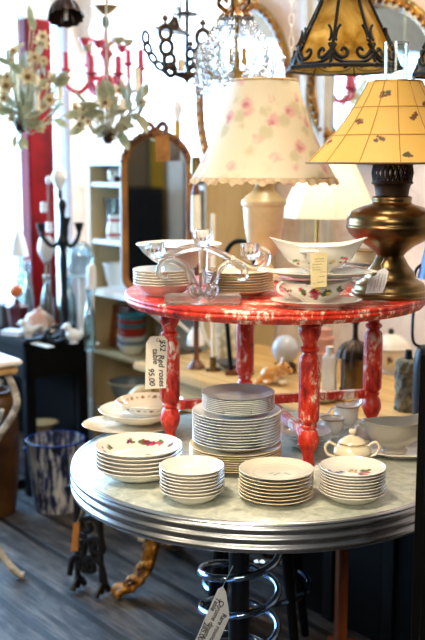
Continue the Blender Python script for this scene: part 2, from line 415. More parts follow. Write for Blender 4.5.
for d in (fv, lv, -fv, -lv):
    if leg0 is None: leg0 = lm.build('leg', 'red_white', U); o = leg0
    else: o = leg0.copy(); COL.objects.link(o); o.parent = U
    o.location = d*LEGR; LEGW.append(Vector((UC.x, UC.y, ZL))+d*LEGR)
    o.rotation_euler.z = random.random()*6
for d in (fv, lv):
    ang = atan2(d.y, d.x)
    MB().box((0, 0, .085+(.011 if d is lv else -.0112)), (LEGR*2-.02, .024, .022), ang, .003).build('stretcher', 'red_white', U)

# ------------------------------------------------------------------ crockery
def plate_prof(Rr, h, s, t=.0017, foot=.55, well=.68):
    f0 = max(.0006, min(.003, s-t-.0009)); fr = foot*Rr
    return [(0, f0), (fr*.93, f0), (fr*.95, 0), (fr, 0), (fr*1.03, f0), (well*Rr, f0+h*.15), (Rr*(well+.06), h*.42), (Rr*.88, h*.75), (Rr-.001, h), (Rr, h+t*.5), (Rr-.0012, h+t),
            (Rr*.88, h*.75+t), (Rr*(well+.06), h*.42+t), (well*Rr, f0+h*.15+t), (fr*.95, f0+t), (0, f0+t)]
def bowl_prof(Rr, h, s, t=.0022, foot=.5):
    f0 = max(.0006, min(.003, s-t-.001)); fr = foot*Rr
    return [(0, f0), (fr*.9, f0), (fr*.93, 0), (fr, 0), (fr*1.06, f0), (Rr*.74, h*.34), (Rr*.88, h*.68), (Rr*.96, h*.93), (Rr, h), (Rr, h+t*.6), (Rr-.0015, h+t),
            (Rr*.955, h*.93+t*.9), (Rr*.87, h*.68+t), (Rr*.725, h*.34+t), (fr, f0+t), (0, f0+t)]
ORD = ['second', 'third', 'fourth', 'fifth', 'sixth', 'seventh', 'eighth', 'ninth', 'tenth', 'eleventh', 'twelfth']
def place(k, n):
    """k counted from the bottom"""
    j = n-1-k
    if j == 0: return 'topmost'
    if k == 0: return 'lowest'
    return ORD[j-1]+' from top'
def stack(name, desc, where, cat, group, c, z0, n, s, prof, mat, top=None, seg=72, gilt=0.0, topdesc=None, mats=None, names=None):
    base = MB().lathe(prof, seg).build(name, mat); outs = []
    for k in range(n):
        if k == n-1 and top is not None: o = top
        elif k == 0: o = base
        else: o = base.copy(); COL.objects.link(o)
        if mats:
            if k > 0 and o is not base: o.data = base.data.copy(); o.data.materials[0] = M[mats[k]]
        o.location = (c[0]+random.uniform(-1, 1)*.0004, c[1]+random.uniform(-1, 1)*.0004, z0+k*s)
        o.rotation_euler.z = random.random()*6 if not (k == n-1 and top is not None) else 0
        d = (topdesc if (k == n-1 and topdesc) else (desc if not names else names[k]))
        tag(o, f'{d}, {place(k, n)} of {where}', cat, group)
        if gilt:
            g = (MB().tube([(gilt*cos(q*2*pi/64), gilt*sin(q*2*pi/64), prof[8][1]+.001) for q in range(64)], .0013, 6, True)).build('gilt_rim', 'gilt', o) if k == 0 else None
            if g: stack.g = g
            else:
                g = stack.g.copy(); COL.objects.link(g); g.parent = o
        outs.append(o)
    return outs
def seat(prof, blobs):
    """set each blob on the inner surface of a revolved profile"""
    k = max(range(len(prof)), key=lambda i: prof[i][0]); inn = prof[k:]
    out = []
    for p, r, c in blobs:
        q = math.hypot(p.x, p.y); z = inn[-1][1]
        for (r1, z1), (r0, z0) in zip(inn, inn[1:]):
            if r0 <= q <= r1: z = z0+(z1-z0)*(q-r0)/max(r1-r0, 1e-6); break
        out.append((Vector((p.x, p.y, z)), r, c))
    return out
def painter(base, blobs, wob=60):
    def f(v):
        for p, r, c in blobs:
            d = (v-p).length
            if d < r*1.5 and d+.28*r*hash3(v+p*3, wob*6) < r: return c
        return base
    return f
CW = lin('#e9e4d8')
ROSE, ROSE2, GRN, GRN2, PUR, ORA, YEL, BLU = lin('#8a1230'), lin('#c4475e'), lin('#4d6a35'), lin('#7d8f5a'), lin('#6a3050'), lin('#d9854a'), lin('#d9b048'), lin('#3a4a90')
def rnd_bouquet(c, rad, cols, n, rr):
    out = []
    for k in range(n):
        a = random.random()*2*pi; q = rad*math.sqrt(random.random())
        out.append((c+Vector((q*cos(a), q*sin(a), 0)), random.uniform(.6, 1)*rr, random.choice(cols)))
    return out
def fine(prof, n=6): return crp(prof, n)

# stack of wide rose-painted soup bowls
Rb = .097; sb = .0088; hb = .03
c1 = G(137.5, 466, ZL); c1.y = 2.135; c1.x = -.163
pr = bowl_prof(Rb, hb, sb, foot=.48)
zz = .012
def on_rim(deg, q, z): return Vector((Rb*q*cos(R(deg)), Rb*q*sin(R(deg)), z))
bl = []
for deg, q, cols, n, rr in ((75, .76, [ROSE, ROSE2, GRN, ROSE, PUR], 16, .006), (95, .78, [ROSE, GRN], 5, .005), (58, .78, [GRN, ROSE2, GRN2], 6, .005), (108, .8, [PUR, GRN2], 4, .004), (160, .78, [PUR, GRN2, GRN], 8, .005), (178, .78, [PUR, GRN2], 4, .004), (22, .8, [PUR, GRN, PUR], 7, .005), (5, .8, [PUR, GRN2], 4, .004), (-60, .20, [ORA, ROSE2, YEL, ORA], 12, .0055), (-150, .22, [ORA, GRN2], 6, .0045), (20, .24, [YEL, ORA], 5, .0045)):
    for k in range(n):
        a = deg+random.uniform(-9, 9); qq = q+random.uniform(-.06, .06)
        # find the height of the inner surface there
        rr0 = qq*Rb; zs = .03*((qq-.5)/.5)**1.3 if qq > .5 else .003
        bl.append((Vector((rr0*cos(R(a)), rr0*sin(R(a)), zs+.003)), rr*random.uniform(.7, 1.1), random.choice(cols)))
top = MB().lathe(fine(pr), 160).build('soup_bowl', 'painted', paint=painter(CW, seat(pr, bl)))
stack('soup_bowl', 'wide cream soup bowl', 'the rose bowl stack', 'bowl', 'wide soup bowls stacked by the table edge', c1, ZL+.001, 6, sb, pr, 'china', top=top, topdesc='wide soup bowl painted with roses')
# small dessert bowls
c2 = P(192, 483, 1.985); pr = bowl_prof(.067, .025, .0068, .002)
bl = [(Vector((-.012+.004*k, .008+.009*sin(k*1.7), .004)), .0022, lin('#b9b4ae')) for k in range(9)]
top = MB().lathe(fine(pr), 96).build('dessert_bowl', 'painted', paint=painter(CW, seat(pr, bl)))
stack('dessert_bowl', 'small plain cream dessert bowl', 'the small plain bowl stack', 'bowl', 'plain dessert bowls on the chrome table front', c2, ZL+.001, 8, .0069, pr, 'china', top=top, topdesc='small dessert bowl with faint grey mark')
# side plates
c3 = P(276, 484, 1.99); pr = plate_prof(.0775, .014, .0073)
bl = []
for k in range(40):
    a = 2*pi*k/40; bl.append((Vector((.046*cos(a), .046*sin(a), .006)), .0016, lin('#a9a69c')))
for k in range(10): bl.append((Vector((-.012+.006*k*.8, -.004+.006*sin(k*2.1), .005)), .003, lin('#9aa09a')))
top = MB().lathe(fine(pr), 160).build('side_plate', 'painted', paint=painter(lin('#e8e0cc'), seat(pr, bl)))
stack('side_plate', 'small cream side plate', 'the side plate stack', 'plate', 'side plates on the chrome table front', c3, ZL+.001, 8, .0073, pr, 'cream_china', top=top, topdesc='cream side plate with printed grey wreath')
# floral small bowls
c4 = P(352.5, 485, 1.985); pr = bowl_prof(.0685, .022, .0062, .002, .5); bl = []
for (x, y, cols, n, sp) in ((-.026, .012, [BLU, BLU, GRN], 6, .009), (.003, .02, [ROSE, YEL, GRN], 5, .008), (.022, .006, [ROSE, ROSE2, GRN, BLU], 10, .011), (.03, .018, [GRN, GRN2], 4, .008), (-.006, -.022, [GRN2], 2, .005), (-.045, .01, [BLU], 2, .004)):
    bl += rnd_bouquet(Vector((x, y, .006)), sp*1.1, cols, n+4, .0062)
bl = [(p, r, c) for p, r, c in bl]
top = MB().lathe(fine(pr), 144).build('fruit_bowl', 'painted', paint=painter(CW, seat(pr, bl)))
stack('fruit_bowl', 'small white fruit bowl', 'the flowered small bowl stack', 'bowl', 'flower painted fruit bowls on the chrome table', c4, ZL+.001, 9, .0062, pr, 'china', top=top, topdesc='small fruit bowl painted with tiny flowers')
# tall stack: three sizes
c5 = P(236, 455, 2.225); c5.x = .053
pr = plate_prof(.1065, .014, .0053)
stack('dinner_plate', 'gold-rimmed dinner plate', 'the tower\'s lowest section', 'plate', 'gold rimmed dinner plates under the tall tower', c5, ZL+.001, 8, .0053, pr, 'tan_china')
z5 = ZL+.001+8*.0053+.004
pr = plate_prof(.102, .018, .0066)
stack('luncheon_plate', 'pale white dinner plate', 'the tower\'s middle section', 'plate', 'white plates in the middle of the tall tower', c5+Vector((.002, 0, 0)), z5, 11, .0066, pr, 'blue_china')
z6 = z5+11*.0066+.0065
pr = plate_prof(.083, .013, .0042, .0016)
bl = []
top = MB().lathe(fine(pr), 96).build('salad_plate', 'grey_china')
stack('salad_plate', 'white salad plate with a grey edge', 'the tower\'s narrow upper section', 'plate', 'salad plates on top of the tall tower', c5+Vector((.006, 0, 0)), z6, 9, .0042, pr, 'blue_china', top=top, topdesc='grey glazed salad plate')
# stack behind the front red leg
c7 = Vector((.228, 2.385, 0)); pr = plate_prof(.065, .012, .0064)
stack('tea_plate', 'small white tea plate', 'the stack behind the front red leg', 'plate', 'tea plates behind the front red leg', c7, ZL+.001, 5, .0064, pr, 'blue_china')
# left back dishes
MB().lathe(plate_prof(.125, .015, .008), 96, sy=.8).build('oval_platter', two('tan_platter_glaze', '#cbb28a', '#e3d3b2', 8, rough=.2), loc=(-.215, 2.535, ZL+.001)); o = bpy.data.objects['oval_platter']
tag(o, 'tan edged oval platter jutting over the table edge behind the rose soup bowls', 'platter')
o = MB().lathe(bowl_prof(.110, .03, .01), 72).build('serving_bowl', 'china', loc=(-.19, 2.57, ZL+.0165)); tag(o, 'plain white shallow serving bowl lying on the oval platter', 'bowl')
bl = []
for k in range(30):
    a = 2*pi*k/30; bl.append((Vector((.0785*cos(a), .0785*sin(a), .0285)), .0052 if k % 2 else .0035, lin('#8a6a40') if k % 2 else lin('#a98a62')))
o = MB().lathe(fine(bowl_prof(.09, .034, .01)), 160).build('patterned_bowl', 'painted', paint=painter(lin('#ded2bd'), seat(bowl_prof(.09, .034, .01), bl)), loc=(-.165, 2.575, ZL+.0335)); tag(o, 'wide bowl with a brown patterned border behind the tagged red leg', 'bowl')

# ------------------------------------------------------------------ boats, sugar bowl, jug
def boat(L, W, Hh, lift, single=False, seg=96):
    sc = [(0, .40), (.03, .43), (.08, .43), (.12, .35), (.2, .42), (.3, .60), (.42, .78), (.55, .89), (.7, .95), (.85, .98), (.95, 1.01), (1.0, 1.04)]
    inn = [(1.015, 1.03), (.99, .99), (.85, .955), (.7, .92), (.55, .86), (.42, .74), (.3, .55), (.22, .3)]
    Lh = L/2/1.30; m = MB(); rows = []; vs = []
    for (t, k) in [(v.x, v.y) for v in cr([(a, b, 0) for a, b in sc], 5)]+[(v.x, v.y) for v in cr([(a, b, 0) for a, b in inn], 4)]:
        row = []
        for i in range(seg):
            a = 2*pi*i/seg; c = cos(a); s_ = sin(a); e = max(0, (t-.45)/.55)
            side = 1.0 if (not single or c > 0) else .25
            ext = 1+.26*min(e, 1.02)**1.5*abs(c)**5*side
            row.append(len(vs)); vs.append((Lh*k*c*ext, W/2*k*s_*(1-.3*abs(c)**4*e), t*Hh+lift*min(e, 1.03)**1.6*abs(c)**4*(side if single else 1)))
        rows.append(row)
    fs = []
    for A, B in zip(rows, rows[1:]):
        for i in range(seg):
            j = (i+1) % seg; fs.append((A[i], A[j], B[j], B[i]))
    fs.append(tuple(reversed(rows[0]))); fs.append(tuple(rows[-1]))
    return m.add(vs, fs)
def boat_thing(name, loc, rz, label, L, W, Hh, lift, single, mat, paint=None, handles=(), hr=.0032, mt='china'):
    o = thing(name, loc, label, 'gravy boat', rz=rz)
    boat(L, W, Hh, lift, single).build('bowl', mat, o, paint=paint)
    for h in handles: MB().tube(cr(h, 6), hr, 8).build('handle', mt, o)
    return o
def oval_dish(L, W, h, s=.006):
    return MB().lathe(fine(plate_prof(.5, h, s, .0022, .5, .66), 3), 128)
def dish(name, L, W, h, mat, loc, label, rz=0.0, paint=None, cat='saucer'):
    m = MB().lathe(fine(plate_prof(L/2, h, .006), 4), 128, sy=W/L)
    return tag(m.build(name, mat, loc=loc, rz=rz, paint=paint), label, cat)
sx = .228; sy = 2.172
def flowers(y, pts, rr=.004):
    out = []
    for (x, z, cols, n, sp) in pts:
        for k in range(n):
            a = random.random()*2*pi; q = sp*math.sqrt(random.random())
            out.append((Vector((x+q*cos(a), y, z+q*sin(a)*.8)), random.uniform(.6, 1)*rr, random.choice(cols)))
    return out
def painter_xz(base, blobs, wob=60):
    def f(v):
        if v.y > 0: return base
        for p, r, c in blobs:
            d = math.hypot(v.x-p.x, v.z-p.z)
            if d < r*1.5 and d+.25*r*hash3(v, wob*6) < r: return c
        return base
    return f
bl = rnd_bouquet(Vector((.066, -.02, .008)), .014, [ROSE, GRN, PUR], 10, .004)+rnd_bouquet(Vector((-.08, -.01, .008)), .008, [ROSE2, GRN2], 5, .003)
dish('sauce_saucer', .202, .128, .016, 'painted', (sx, sy, ZU+.001), 'oval white saucer under the lower rose painted gravy boat', paint=painter(CW, bl))
fl = flowers(0, [(-.004, .026, [ROSE, ROSE, PUR, ROSE2], 16, .013), (.0, .036, [GRN, YEL], 6, .010), (-.026, .03, [GRN, ROSE], 5, .008), (-.036, .036, [ORA, ROSE2], 3, .004), (.022, .03, [GRN, YEL, GRN], 7, .009), (.055, .036, [ROSE2, PUR, GRN], 6, .008), (-.06, .03, [GRN2, ROSE2], 4, .008)], .0052)
boat_thing('gravy_boat', (sx-.005, sy, ZU+.0075), 0, 'white gravy boat with a red rose bouquet, lower of the two stacked boats', .172, .095, .047, .008, False, 'painted', painter_xz(CW, fl),
           [[(-.058, -.008, .045), (-.072, -.02, .05), (-.082, -.03, .043), (-.078, -.034, .03), (-.06, -.03, .022)]])
dish('serving_dish', .245, .14, .013, 'china', (sx+.012, sy+.01, ZU+.0655), 'wide white oval dish sandwiched between the two gravy boats', cat='dish')
fl = flowers(0, [(.05, .034, [ROSE2, PUR, ROSE], 8, .009), (.026, .03, [YEL, GRN2], 4, .006), (-.05, .03, [ROSE2, GRN2], 5, .008), (-.02, .028, [GRN2, YEL], 3, .006)], .004)
boat_thing('gravy_boat', (sx+.004, sy+.012, ZU+.0725), 0, 'white double-lipped gravy boat wearing the cream card tag, upper of the two', .212, .10, .064, .016, False, 'painted', painter_xz(CW, fl),
           [[(-.034, -.044, .05), (-.044, -.066, .055), (-.03, -.078, .057), (-.01, -.078, .056), (.0, -.066, .046), (.002, -.05, .034)]])
# lower table: grey gravy boat, saucer, sugar bowl, jugs
gx = P(393, 450, 2.30)
dish('sauce_saucer', .19, .13, .014, 'china', (gx.x+.024, 2.305, ZL+.001), 'white oval saucer under the plain grey-white gravy boat')
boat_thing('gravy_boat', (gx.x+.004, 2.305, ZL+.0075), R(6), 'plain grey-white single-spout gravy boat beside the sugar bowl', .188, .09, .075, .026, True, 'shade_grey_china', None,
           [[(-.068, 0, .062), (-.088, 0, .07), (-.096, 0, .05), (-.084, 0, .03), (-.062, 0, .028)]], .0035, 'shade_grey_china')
sb_ = thing('sugar_bowl', P(352, 452, 2.222), 'small cream lidded sugar bowl with two looped handles and gilt lines', 'sugar bowl'); sb_.location.z = ZL
MB().lathe(fine([(0, .002), (.024, .002), (.026, 0), (.028, .002), (.024, .008), (.036, .018), (.0425, .03), (.041, .041), (.034, .05), (.031, .053), (.029, .053), (.03, .048), (.037, .038), (.034, .02), (.02, .01), (0, .008)], 4), 64).build('bowl', 'cream_china', sb_)
for s_ in (-1, 1):
    MB().tube(cr([(s_*.036, 0, .047), (s_*.053, 0, .056), (s_*.062, 0, .044), (s_*.056, 0, .028), (s_*.04, 0, .022)], 6), .003, 8).build('handle', 'cream_china', sb_)
ld = MB().lathe(fine([(0, .0535), (.031, .0535), (.032, .055), (.026, .062), (.014, .069), (.006, .072), (.005, .075), (.009, .08), (.007, .086), (0, .087)], 4), 56).build('lid', 'cream_china', sb_)
MB().tube([(.0315*cos(k*2*pi/48), .0315*sin(k*2*pi/48), .0553) for k in range(48)], .0012, 6, True).build('gilt_line', 'gilt', ld)
MB().tube([(.0425*cos(k*2*pi/48), .0425*sin(k*2*pi/48), .031) for k in range(48)], .0011, 6, True).build('gilt_line', 'gilt', sb_)
def cup(name, loc, label, r, h, mat, cat, hdir=180, spout=None, gilt=True):
    o = thing(name, loc, label, cat)
    def md(rr, z, a):
        if spout is None or z < h*.6: return rr, z
        w = max(0, cos(a-R(spout)))**6; e = (z-h*.6)/(h*.4); return rr*(1+.35*w*e), z+.18*h*w*e
    MB().lathe(fine([(0, .002), (r*.5, .002), (r*.52, 0), (r*.58, 0), (r*.55, .005), (r*.8, h*.25), (r*.95, h*.55), (r*.92, h*.8), (r, h), (r*.97, h+.001), (r*.88, h*.8), (r*.9, h*.55), (r*.74, h*.25), (r*.4, .007), (0, .006)], 4), 64, mod=md).build('bowl', mat, o)
    c, s_ = cos(R(hdir)), sin(R(hdir))
    MB().tube(cr([(c*r*.9, s_*r*.9, h*.82), (c*r*1.35, s_*r*1.35, h*.9), (c*r*1.6, s_*r*1.6, h*.62), (c*r*1.35, s_*r*1.35, h*.32), (c*r*.88, s_*r*.88, h*.3)], 6), .0028, 8).build('handle', mat, o)
    if gilt: MB().tube([(*[q*md(r, h, a)[0] for q in (cos(a), sin(a))], md(r, h, a)[1]) for a in [k*2*pi/48 for k in range(48)]], .0016, 6, True).build('gilt_rim', 'gilt', o)
    return o
q = P(346, 418, 2.56); cup('cream_jug', (.352, 2.56, ZL+.0005), 'white cream jug with a gilt rim in the shade behind the sugar bowl', .033, .058, 'china', 'jug', 200, 20)
cup('teacup', (.305, 2.475, ZL+.0005), 'white teacup with gilt rim between the tea plates and the cream jug', .03, .045, 'china', 'cup', 160)

# ------------------------------------------------------------------ on the red table
cl = Vector((-.117, 2.385, 0)); pr = bowl_prof(.074, .028, .0066, .002, .55)
stack('cereal_bowl', 'white shallow cereal bowl', 'the stack under the salad bowl', 'bowl', 'cereal bowls on the red table', cl, ZU+.001, 6, .0066, pr, 'china')
pr = [(0, .003), (.036, .003), (.038, 0), (.042, 0), (.044, .006), (.062, .014), (.084, .032), (.097, .048), (.103, .054), (.1035, .0555), (.101, .057), (.094, .049), (.081, .034), (.058, .017), (.036, .007), (0, .006)]
o = MB().lathe(fine(pr, 4), 96).build('salad_bowl', 'china', loc=(-.080, 2.40, ZU+.001+5*.0066+.0322)); tag(o, 'wide white salad bowl resting on the cereal bowls at the red table edge', 'bowl')
cr_ = Vector((.0605, 2.385, 0)); pr = plate_prof(.087, .015, .0062)
bl = []
for k in range(26):
    a = 2*pi*k/26; bl.append((Vector((.073*cos(a), .073*sin(a), .014)), .0042, random.choice([lin('#c9a05a'), lin('#d9a890'), lin('#b0b08a')])))
top = MB().lathe(fine(pr), 144).build('dessert_plate', 'painted', paint=painter(lin('#e8dcc0'), seat(pr, bl)))
stack('dessert_plate', 'cream dessert plate with gold rim', 'the stack behind the glass candelabrum', 'plate', 'gold rimmed dessert plates on the red table', cr_, ZU+.001, 8, .0062, pr, 'tan_china', top=top, topdesc='cream dessert plate with faded flower border')
# covered dish rim on top of them is a small domed lid
o = thing('butter_dish_lid', (cr_.x, cr_.y, ZU+.001+7*.0062+.0075), 'low cream domed lid with tiny knob lying on the dessert plates', 'lid')
MB().lathe(fine([(0, 0), (.055, 0), (.058, .002), (.05, .010), (.03, .016), (.006, .018), (0, .018)], 4), 56).build('dome', 'cream_china', o)
MB().lathe([(0, .017), (.004, .018), (.004, .021), (.008, .025), (.006, .029), (0, .03)], 24).build('knob', 'cream_china', o)

# glass candelabrum
YG = 2.235; g0 = P(203, 303, YG); g0.z = ZU+.0005
CG = thing('glass_candelabrum', g0, 'clear glass three-cup candelabrum with scrolled arms on a slab foot', 'candelabrum')
def gp(px, py, dy=0.0):
    v = P(px, py, YG)-g0; v.y = dy; return v
sl = gp(165, 300).x, gp(241, 300).x
MB().box(((sl[0]+sl[1])/2, 0, .010), (sl[1]-sl[0], .062, .020), 0, .004).build('base', 'slab_glass', CG)
arms = [[(202, 297), (197, 289), (187, 268), (172, 260), (161, 266), (161, 275), (168, 276)], [(205, 297), (211, 287), (219, 269), (231, 262), (243, 268), (244, 276), (237, 277)],
        [(156, 258), (171, 254), (185, 249), (201, 247)], [(204, 247), (221, 254), (239, 263), (254, 269), (265, 264), (267, 254), (260, 249)]]
for k, a in enumerate(arms):
    MB().tube(cr([gp(x, y, (-.008 if k < 2 else .008)) for x, y in a], 8), .0088, 14).build('scroll_arm', 'glass', CG)
MB().tube(cr([gp(203, 297), gp(203, 285), gp(203, 270), gp(203, 246)], 6), [.012]*6+[.009]*7+[.010]*6, 12).build('stem', 'glass', CG)
for s_ in (-1, 1):
    MB().tube(cr([gp(203+s_*4, 297, -.02), gp(203+s_*11, 293, -.024), gp(203+s_*13, 286, -.024), gp(203+s_*7, 284, -.022), gp(203+s_*5, 289, -.02)], 6), .0062, 10).build('curl', 'glass', CG)
for (x, y0, y1) in ((155, 258, 242), (203, 247, 229.5), (250, 260, 243.5)):
    b = gp(x, y0); hh = gp(x, y1).z-b.z
    def fl_(r, z, a): return (r*(1-.09*(.5+.5*cos(a*12))) if r > .014 else r, z)
    MB().lathe([(0, 0), (.012, 0), (.018, .004), (.0225, hh*.35), (.0225, hh*.8), (.021, hh), (.019, hh), (.0185, hh*.6), (.011, hh*.4), (0, hh*.4)], 72, b, mod=fl_).build('candle_cup', 'glass', CG)

# oil lamp
YO = 2.365; of = P(389, 300, YO); of.z = ZU+.0015
OL = thing('oil_lamp', of, 'large dark brass oil lamp with a yellow paper shade and glass chimney', 'lamp')
def lp(hw, py, ax): return (hw*YO/1000*1.02, P(ax, py, YO).z-of.z)
MB().lathe(crp([(0, 0), (.088, 0), (.090, .004), (.090, .012), (.086, .016)]+[(h_*YO/1000*1.02, .020+(297-y)/31*.080) for h_, y in ((35, 297), (33, 293), (26, 289), (24, 283), (19, 278), (15, 271), (11.5, 266))]+[(.026, .102), (0, .102)], 3), 64).build('foot', 'brass', OL)
zc = .102
bowlp = [lp(h_, y, 391) for h_, y in ((9.5, 266), (11, 261), (14, 254), (23, 246), (34, 239.5), (40, 234), (43, 228.5), (44, 226), (43, 223.5), (43, 218), (39, 211.5), (29, 206.5), (21, 204), (19, 201), (19.5, 198.5), (17, 196))]
MB().lathe(crp([(0, zc+.0005)]+bowlp+[(0, bowlp[-1][1]+.001)], 3), 72).build('font', 'brass', OL)
MB().lathe(crp([lp(16, 195.5, 392), lp(16.5, 190, 392), lp(18, 185, 392), lp(20, 183.5, 392), lp(20, 182, 392), lp(17, 181, 392)], 3)+[(0, lp(1, 181, 392)[1])], 48).build('burner', 'dark_iron', OL)
def crown(r, z, a): return (r, z)
gz0 = lp(1, 181.5, 392)[1]; gz1 = lp(1, 164, 392)[1]; m = MB()
for k in range(24):
    a = 2*pi*k/24
    m.tube([(.044*cos(a), .044*sin(a), gz0), (.047*cos(a+.13), .047*sin(a+.13), (gz0+gz1)/2), (.044*cos(a+.26), .044*sin(a+.26), gz1)], .0022, 6)
    m.tube([(.044*cos(a), .044*sin(a), gz0), (.047*cos(a-.13), .047*sin(a-.13), (gz0+gz1)/2), (.044*cos(a-.26), .044*sin(a-.26), gz1)], .0022, 6)
for z_ in (gz0, gz1): m.tube([(.0445*cos(k*pi/24), .0445*sin(k*pi/24), z_) for k in range(48)], .003, 6, True)
m.build('gallery_grating', 'dark_iron', OL)
cht = lp(1, 43, 392)[1]
MB().lathe(crp([(.024, gz0+.004), (.034, gz0+.045), (.036, gz0+.065), (.029, gz0+.11), (.0275, gz0+.17), (.0285, cht)], 6), 40).build('chimney', 'thin_glass', OL)
MB().tube([(.0285*cos(k*pi/20), .0285*sin(k*pi/20), cht) for k in range(40)], .0013, 6, True).build('chimney_lip', 'thin_glass', OL)
sz0 = lp(1, 163, 392)[1]; sz1 = lp(1, 82, 392)[1]; sr0 = .202; sr1 = .062
def shr(u): return sr0+(sr1-sr0)*u-.012*sin(pi*u)
prs = [(shr(k/90), sz0+(sz1-sz0)*k/90) for k in range(91)]
blobs = []
for (deg, u) in ((-112, .28), (-116, .83), (-77, .56), (-140, .5), (-92, .10), (-62, .25), (-50, .7), (-166, .25), (150, .5), (120, .3), (80, .6), (40, .3), (10, .6)):
    c = Vector((shr(u)*cos(R(deg)), shr(u)*sin(R(deg)), sz0+(sz1-sz0)*u))
    tx = Vector((-sin(R(deg)), cos(R(deg)), 0))
    for k in range(8):
        a = random.random()*6.3; q = .0105*math.sqrt(random.random())
        blobs.append((c+tx*q*cos(a)+Vector((0, 0, q*sin(a))), .0062*random.uniform(.7, 1.1), random.choice([lin('#5a4624'), lin('#8a3a2c'), lin('#4c5630'), lin('#7a4a3a')])))
outer = prs+[(r-.0015, z) for r, z in reversed(prs)]
shd = MB().lathe(outer+[outer[0]], 400).build('lamp_shade', painted('yellow_paper_shade', .45, .15, .35), OL, paint=painter(lin('#e3bb62'), blobs), angle=60)
m = MB()
for k in range(14):
    a = 2*pi*k/14+.13
    m.tube([((r+.0006)*cos(a), (r+.0006)*sin(a), z) for r, z in prs[::9]], .0011, 5)
for u in (.34, .68):
    m.tube([((shr(u)+.0006)*cos(k*pi/48), (shr(u)+.0006)*sin(k*pi/48), sz0+(sz1-sz0)*u) for k in range(96)], .0011, 5, True)
m.build('stitched_seam', plain('ochre_thread', '#a87424', .5), shd)
for (r, z_) in ((sr0, sz0), (sr1, sz1)):
    MB().tube([(r*cos(k*pi/60), r*sin(k*pi/60), z_) for k in range(120)], .0022, 6, True).build('rim_band', plain('brown_binding', '#5a3a14', .6) if r > .1 else 'gilt', shd)
m = MB()
for k in range(3):
    a = R(30+120*k); m.tube([(.045*cos(a), .045*sin(a), gz1), ((sr0-.06)*cos(a), (sr0-.06)*sin(a), gz1+.002), ((shr(.22)-.003)*cos(a), (shr(.22)-.003)*sin(a), sz0+(sz1-sz0)*.22)], .002, 6)
m.tube([(.046*cos(k*pi/20), .046*sin(k*pi/20), gz1) for k in range(40)], .002, 6, True); m.build('shade_support_frame', 'dark_iron', OL)

# rose-print lamp
YF = 2.67; ff = P(263, 280, YF); ff.z = ZU+.0015
FL = thing('table_lamp', ff, 'cream alabaster urn lamp under a large rose-print bell shade with frilled hem', 'lamp')
def fp(hw, py): return (hw*YF/1000*1.015, P(263, py, YF).z-ff.z)
MB().lathe(crp([(0, 0), (.042, 0), (.042, .012), (.036, .018)]+[fp(h_, y) for h_, y in ((9, 265), (7.5, 260), (13, 252), (16, 243), (18.5, 228), (20, 212), (20.5, 206), (22, 205), (22, 201), (20, 199), (16, 195), (11, 191), (8.5, 186), (8.5, 180), (10, 178))]+[(0, fp(1, 178)[1])], 3), 64).build('urn', 'alabaster', FL)
sz0 = fp(1, 177)[1]; sz1 = fp(1, 81)[1]
MB().tube([(0, 0, fp(1, 178)[1]-.003), (0, 0, sz1+.004)], .005, 10).build('stem', 'brass_bright', FL)
bp = [fp(h_, y) for h_, y in ((69, 177), (64, 168), (56, 152), (48, 134), (41.5, 116), (36, 99), (32.5, 84), (32, 81))]
def gore(r, z, a): return (r*(1+.012*abs(cos(a*4))), z)
bps = crp(bp, 6); oo = bps+[(r-.0012, z) for r, z in reversed(bps)]
sh = MB().lathe(oo+[oo[0]], 160, mod=gore).build('lamp_shade', 'rose_cloth', FL, angle=60)
rf = [(bp[0][0]-.006, sz0+.004), (bp[0][0]+.004, sz0-.004), (bp[0][0]+.008, sz0-.014), (bp[0][0]+.007, sz0-.0145), (bp[0][0]+.002, sz0-.005), (bp[0][0]-.007, sz0+.003)]
def frill(r, z, a):
    d = max(0, (sz0-z)/.014); return (r*(1+.022*d*sin(a*34+sin(a*5))), z+.004*d*sin(a*17+1.3)+.003*d*sin(a*47))
MB().lathe(rf+[rf[0]], 400, mod=frill).build('frilled_hem', 'ruffle', sh)
MB().tube([((bp[-1][0]+.001)*cos(k*pi/40), (bp[-1][0]+.001)*sin(k*pi/40), sz1) for k in range(80)], .0035, 6, True).build('top_braid', 'ruffle', sh)
m = MB()
for k in range(3):
    a = R(20+120*k); m.tube([(0, 0, sz1-.006), ((bp[-1][0]-.001)*cos(a), (bp[-1][0]-.001)*sin(a), sz1-.002)], .0018, 6)
m.build('spider_frame', 'brass_bright', sh)

# plates behind the oil lamp foot
pr = plate_prof(.082, .014, .0095)
stack('tea_saucer', 'white saucer', 'the stack behind the oil lamp', 'saucer', 'saucers stacked behind the oil lamp', Vector((.415, 2.585, 0)), ZU+.001, 6, .0095, pr, 'china')
cup('teacup', (.395, 2.58, ZU+.001+5*.0095+.0056), 'teacup with yellow decoration on the saucers behind the oil lamp', .036, .035, 'tan_china', 'cup', 60)

